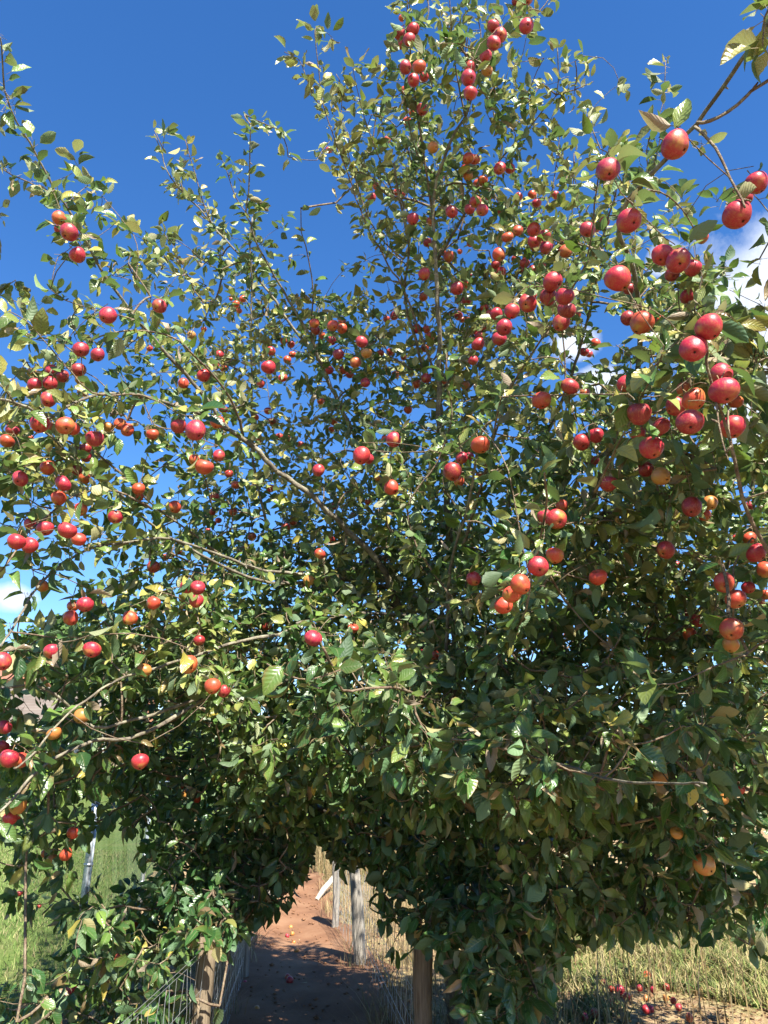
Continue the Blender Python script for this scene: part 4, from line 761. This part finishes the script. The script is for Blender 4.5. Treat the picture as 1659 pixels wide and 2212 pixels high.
# landmarks used to tell the apples apart
ANC = [(865, 70, 'in the bunch left of the tall central branch tip'), (895, 165, 'in the second bunch below the tall branch tip'), (1062, 85, 'hanging right of the tall central branch tip'), (1020, 175, 'against the dark leaves under the tall branch tip'), (925, 255, 'on the upper stem of the tall central branch'), (780, 400, 'on the left flank of the tall central branch'), (860, 425, 'beside the lower left twigs of the central branch'),
 (1010, 365, 'where the pale curved twig leaves the central stem'), (1030, 450, 'just right of the central stem at the bare pale twigs'), (905, 475, 'touching the central stem under the tall branch'), (1095, 365, 'in the sky gap right of the central stem'), (1155, 430, 'in the small trio high on the right-centre twigs'), (1110, 500, 'on the twig left of the bunched right-centre fruit'), (1160, 515, 'in the tight bunch on the right-centre twigs'), (965, 550, 'behind the thick central stem at mid height'), (1000, 625, 'in the cluster right of the thick central stem'),
 (1075, 575, 'along the thin twigs between stem and right bunch'), (1140, 575, 'on the bare twig below the tight right-centre bunch'), (1205, 640, 'in the big bunch on the dark diagonal twig'), (1090, 700, 'in the row climbing the dark diagonal twig'), (1030, 745, 'at the lower end of the dark diagonal twig'), (1265, 755, 'in the sky gap with the white cloud'), (1330, 370, 'below the thick bare branch at upper right'), (1460, 314, 'alone on the thick bare branch at upper right'), (1600, 430, 'at the end of the knobbly hanging twig, far right'), (1515, 512, 'small at the tip of the arching pale twig'), (1285, 495, 'behind the pale leaves at upper right'),
 (1460, 565, 'in the dark leaves in front of the cloud'), (1335, 605, 'in front of the dark branch, its eye facing out'), (1380, 695, 'low among the dark leaves left of the big bunch'), (1510, 730, 'one above another over the big right bunch'), (1555, 840, 'at the top of the big right bunch'), (1485, 880, 'in the middle of the big right bunch'), (1585, 925, 'below the big right bunch on the reddish twig'), (1385, 890, 'in the shade left of the big right bunch'), (1240, 840, 'along the level twig at right of centre'), (1265, 940, 'in the deep shade below the level twig'), (1405, 970, 'in the shade under the big right bunch'), (1420, 1020, 'in the dark leaves low under the right bunch'), (1310, 1050, 'in dark leaves beside the dark right limb'),
 (1195, 1120, 'on the hanging twigs left of the dark limb'), (1165, 1215, 'halfway down the hanging twigs by the dark limb'), (1105, 1285, 'at the foot of the hanging twigs by the dark limb'), (1290, 1245, 'just right of the dark leaning limb'), (1495, 1095, 'in deep leaf shade at the right'), (1440, 1190, 'in the dark hollow at the right'), (1630, 1200, 'by the right edge below the sky gaps'), (1580, 1285, 'on the twig crossing the right edge'), (1575, 1360, 'under the twig crossing the right edge'), (1495, 1340, 'left of the bunch at the right edge'), (1450, 1680, 'in the black shade behind the bare red twig'), (1525, 1865, 'low in the shade at bottom right'),
 (150, 490, 'on the long upper left branch'), (165, 552, 'below the trio on the upper left branch'), (232, 682, 'against blue sky left of the long limb'), (343, 661, 'against blue sky right of the long limb'), (190, 765, 'under the arched twig at left'), (125, 820, 'in the bunch on the left against the sky'), (100, 860, 'at the bottom of the left sky bunch'), (90, 915, 'under the left arched limb'), (150, 925, 'touching under the left arched limb'), (205, 950, 'below the left arched limb near the sky gap'), (270, 925, 'in the gap right of the left arched limb'), (340, 940, 'beside the sky gap in the left half'), (420, 925, 'on the twigs just right of the left sky gap'), (440, 805, 'between the two long left limbs'), (400, 720, 'small and green above the second left limb'), (475, 785, 'in the small bunch by the second left limb'), (482, 870, 'where the two left limbs draw together'), (435, 1005, 'below the big red one at the left sky gap'), (480, 1045, 'beside the lower left sky gaps'), (300, 1055, 'above the branching twigs in the left half'), (35, 940, 'at the left edge below the bare twig'), (45, 1035, 'at the left edge over the leafy hollow'), (130, 1045, 'over the left twig fork'), (175, 1025, 'under the long left twig'),
 (520, 650, 'in the ragged dry bunch on the second limb'), (580, 795, 'on the bare grey twigs left of centre'), (610, 740, 'on the fine twigs left of the pale limb'), (690, 705, 'behind the pale limb left of centre'), (725, 710, 'in the dark cluster left of centre'), (780, 745, 'in the leafy middle above the pale limb'), (735, 800, 'under the dark cluster left of centre'), (845, 685, 'as a small pair in the middle of the crown'), (850, 765, 'in the middle of the crown by the grey twig'), (905, 720, 'left of the thick central stem'), (915, 825, 'under the fork of the central stem'), (880, 885, 'alone over a small blue gap in the middle'), (845, 950, 'beside the long pale withered leaf'), (780, 985, 'below the long pale withered leaf'), (687, 1017, 'over blue sky left of the middle'), (600, 945, 'small in the shade left of the middle'), (560, 890, 'by the dark knot left of the middle'), (845, 1057, 'alone in the centre of the tree'), (975, 1020, 'just right of the central stem, low'), (1040, 960, 'left of the dark twig at right of centre'),
 (35, 1170, 'in the left sky bunch at the edge'), (90, 1140, 'on the diagonal twig of the left sky bunch'), (150, 1150, 'in the right half of the left sky bunch'), (150, 1085, 'above the left sky bunch'), (90, 1266, 'on the bare twig before the small left cloud'), (175, 1315, 'left of the big shiny leaf'), (280, 1335, 'in the leaves of the lower left crown'), (330, 1225, 'between the forked twigs at left'), (380, 1100, 'before the sky left of the middle limbs'), (462, 1110, 'small on the twigs between the left limbs'), (500, 1100, 'on the leaf edge left of the middle'), (415, 1275, 'in the trio over the pale leaves left of centre'), (370, 1200, 'behind the thick left fork'), (110, 1405, 'over the houses at left'), (200, 1400, 'behind the big pointed leaves at left'), (8, 1430, 'cut by the left edge above the houses'), (310, 1445, 'at the end of the mossy stub'), (405, 1437, 'over the round pale leaf left of centre'), (475, 1490, 'resting on the mossy bough at left'), (165, 1548, 'before the grey roof at left'), (115, 1585, 'over the white wall at left'), (20, 1625, 'at the left edge in the lower bunch'), (300, 1640, 'under the two big bright leaves at left'), (30, 1760, 'at the left edge over the meadow'), (130, 1840, 'over the galvanised post'), (380, 1655, 'in the shade at lower left of centre'), (410, 1715, 'at the bottom of the shaded left string'), (510, 1870, 'in the black shade above the path'), (300, 2010, 'low in the left foliage by the fence'), (160, 2135, 'in the lowest left leaves'),
 (620, 1140, 'in the leaves left of the pale middle limb'), (720, 1165, 'beside the pale middle limb'), (690, 1195, 'in the curled leaf under the middle limb'), (665, 1260, 'before the pale trunk piece left of centre'), (675, 1378, 'alone and bright in front of the lower middle'), (763, 1358, 'right of the bright one in the lower middle'), (545, 1350, 'left of the bright one in the lower middle'), (630, 1500, 'under the drooping leaf at lower middle'), (925, 1415, 'in the lower middle behind a pale stub'), (900, 1260, 'small in the leaves near the centre'), (1020, 1260, 'behind the dark leaves right of the centre'), (1360, 1545, 'low in the right foliage'), (1230, 1490, 'small in the lower right leaves')]
CW = {'r': 'red', 'd': 'dark red', 'o': 'orange-red', 'y': 'yellow-orange', 'g': 'green-yellow'}
ORD = ['leftmost', 'second from left', 'third from left', 'fourth from left', 'fifth from left', 'sixth from left', 'seventh from left', 'eighth from left', 'ninth from left', 'tenth from left', 'eleventh from left', 'twelfth from left']
rank = np.argsort(-A[:, 2])[:300]; chosen = set(int(i) for i in rank)
grp = {}
for i in sorted(chosen):
    k = min(range(len(ANC)), key=lambda a: math.hypot(ANC[a][0]-A[i, 0], ANC[a][1]-A[i, 1])); grp.setdefault(k, []).append(i)
LAB = {}
for k, L_ in grp.items():
    L_.sort(key=lambda i: A[i, 0]); n_ = len(L_); vert = np.ptp([A[i, 1] for i in L_]) > 1.6*np.ptp([A[i, 0] for i in L_])
    if vert: L_.sort(key=lambda i: A[i, 1])
    for q, i in enumerate(L_):
        kind = CW[apples[i][3]]; big = 'large ' if A[i, 2] > 25 else ('small ' if A[i, 2] < 10 else '')
        if n_ == 1: s = f"{big}{kind} apple {ANC[k][2]}"
        elif n_ == 2: s = f"{big}{kind} apple, {('upper' if q == 0 else 'lower') if vert else ('left' if q == 0 else 'right')} of two {ANC[k][2]}"
        else:
            o_ = ORD[q] if q < n_-1 else 'rightmost'
            if vert: o_ = ['topmost', 'second from top', 'third from top', 'fourth from top', 'fifth from top', 'sixth from top', 'seventh from top', 'eighth from top', 'ninth from top'][q] if q < n_-1 else 'lowest'
            s = f"{big}{kind} apple, {o_} {ANC[k][2]}"; s = s.replace('second from', 'second from')
        if len(s.split()) > 16: s = s[len(big):]
        if len(s.split()) > 16: s = s.replace(' on the tree', '').replace('from left', 'along')
        LAB[i] = s
rest = []
for i in range(len(A)):
    if i in chosen:
        tv = np.array([random.gauss(0, .45), .15+random.gauss(0, .45), 1]); tv[1] += .35*(random.random() < .4)
        o = apple(AC[i], AR[i], apples[i][3], tv, A[i, 2] > 12); o['label'] = LAB[i]; o['category'] = 'apple'; o['group'] = 'apples hanging in the tree'
    else: rest.append(i)
# the smallest apples, past the first three hundred, are one object
m = MB(); cols = []
for i in rest:
    V, Fc, el = apple_body(i); V = np.array(V)*AR[i]; m.raw(V+AC[i], Fc); c, cv = PAL[apples[i][3]]; cols += [(*c, 1)]*len(V)
    p, r = stalk_pts(el); k0 = m.n; m.tube(np.array(p)*AR[i]+AC[i], np.array(r)*AR[i], 4); cols += [(.16, .10, .04, 1)]*(m.n-k0)
g = NG('small_apple_skin'); at = g.add("ShaderNodeAttribute"); at.attribute_name = 'tint'; n = g.noise(30, 4); g.base(g.mix(g.math('MULTIPLY', n, .45), at.outputs['Color'], (.5, .16, .04)), .36, .5)
me = m.mesh('small_apples', g.m); at = me.attributes.new('tint', 'FLOAT_COLOR', 'POINT'); at.data.foreach_set('color', np.array(cols, np.float32).ravel())
link('small_apples', me, kind='stuff', label='the smallest far-off red apples scattered through the crown', category='apples')

# fallen apples
GA = {11: "100,1685,20,y;200,1487,16,r;135,1535,14,o;505,1470,22,d;490,1440,12,o;510,1095,12,g;522,1140,12,g;487,1155,12,r;530,1200,13,y;550,1255,12,g;280,1665,10,y", 12: "935,1465,24,o;770,1550,26,r;815,1590,20,r;970,1540,16,r;1053,1525,17,r;720,1535,14,o;665,1500,18,o;930,1668,22,r;960,1660,14,r;625,1690,22,o;565,1715,20,r;1190,1715,20,o;715,1620,15,o;930,1595,14,y;1045,1590,12,y;890,1530,14,r;1125,1650,15,r;1095,1610,14,o", 10: "1150,1765,18,r;1110,1905,25,r"}
GL = {11: ['pale yellow fallen apple on the shaded soil left of the path, nearest the bottom edge', 'dark red fallen apple at the foot of the grey left post', 'orange fallen apple in the shade beside the grey left post', 'dark red fallen apple in the middle of the shaded path', 'small orange fallen apple just behind the dark red one on the path', 'greenish fallen apple farthest up the sunlit path', 'greenish fallen apple second farthest up the sunlit path', 'red fallen apple left of the greenish ones on the path', 'yellow fallen apple between the red one and the nearest green one', 'green fallen apple nearest on the sunlit dip of the path', 'tiny yellow fallen apple in the dappled light near the path bottom'],
 12: ['large orange fallen apple highest on the bare soil patch, right', 'largest red fallen apple in the right-hand weeds', 'bright red fallen apple below the largest red one in the weeds', 'red fallen apple right below the large orange one', 'red fallen apple farthest right of the upper row in the weeds', 'small orange fallen apple touching the left of the largest red one', 'orange fallen apple leftmost of the upper row in the weeds', 'bright red fallen apple low in the weeds, left of a smaller red one', 'smaller red fallen apple right of the low bright red one', 'orange fallen apple at the bottom edge on brown soil', 'red fallen apple leftmost along the bottom edge on brown soil', 'orange fallen apple at the bottom edge under the weeds, rightmost', 'orange fallen apple on open soil above the bottom edge pair', 'yellow fallen apple in the middle of the weeds', 'small yellow fallen apple among green weed leaves', 'red fallen apple between the largest red and the large orange', 'red fallen apple low right among the weeds', 'small orange fallen apple just above the low right red one'],
 10: ['red fallen apple under the fence left of the brown post', 'dark red fallen apple at the bottom edge left of the brown post']}
for t, s in GA.items():
    ox, oy, k = TILES[t]
    for q, e in enumerate(s.split(';')):
        x, y, r, c = e.split(','); x = ox+float(x)*k; y = oy+float(y)*k; r = float(r)*k; gx_, gy_ = G(x, y); dist = gy_*cp-(terr(gx_, gy_)-CAMZ)*-sp; rr = min(.036, max(.024, r*math.hypot(gy_, CAMZ)/F))
        o = apple((gx_, gy_, terr(gx_, gy_)+rr*.85+.01), rr, c, (random.gauss(0, 1), random.gauss(0, 1), random.gauss(0, .5)), r > 7.5, 'fallen_apple')
        o['label'] = GL[t][q]; o['category'] = 'apple'; o['group'] = 'fallen apples on the ground'
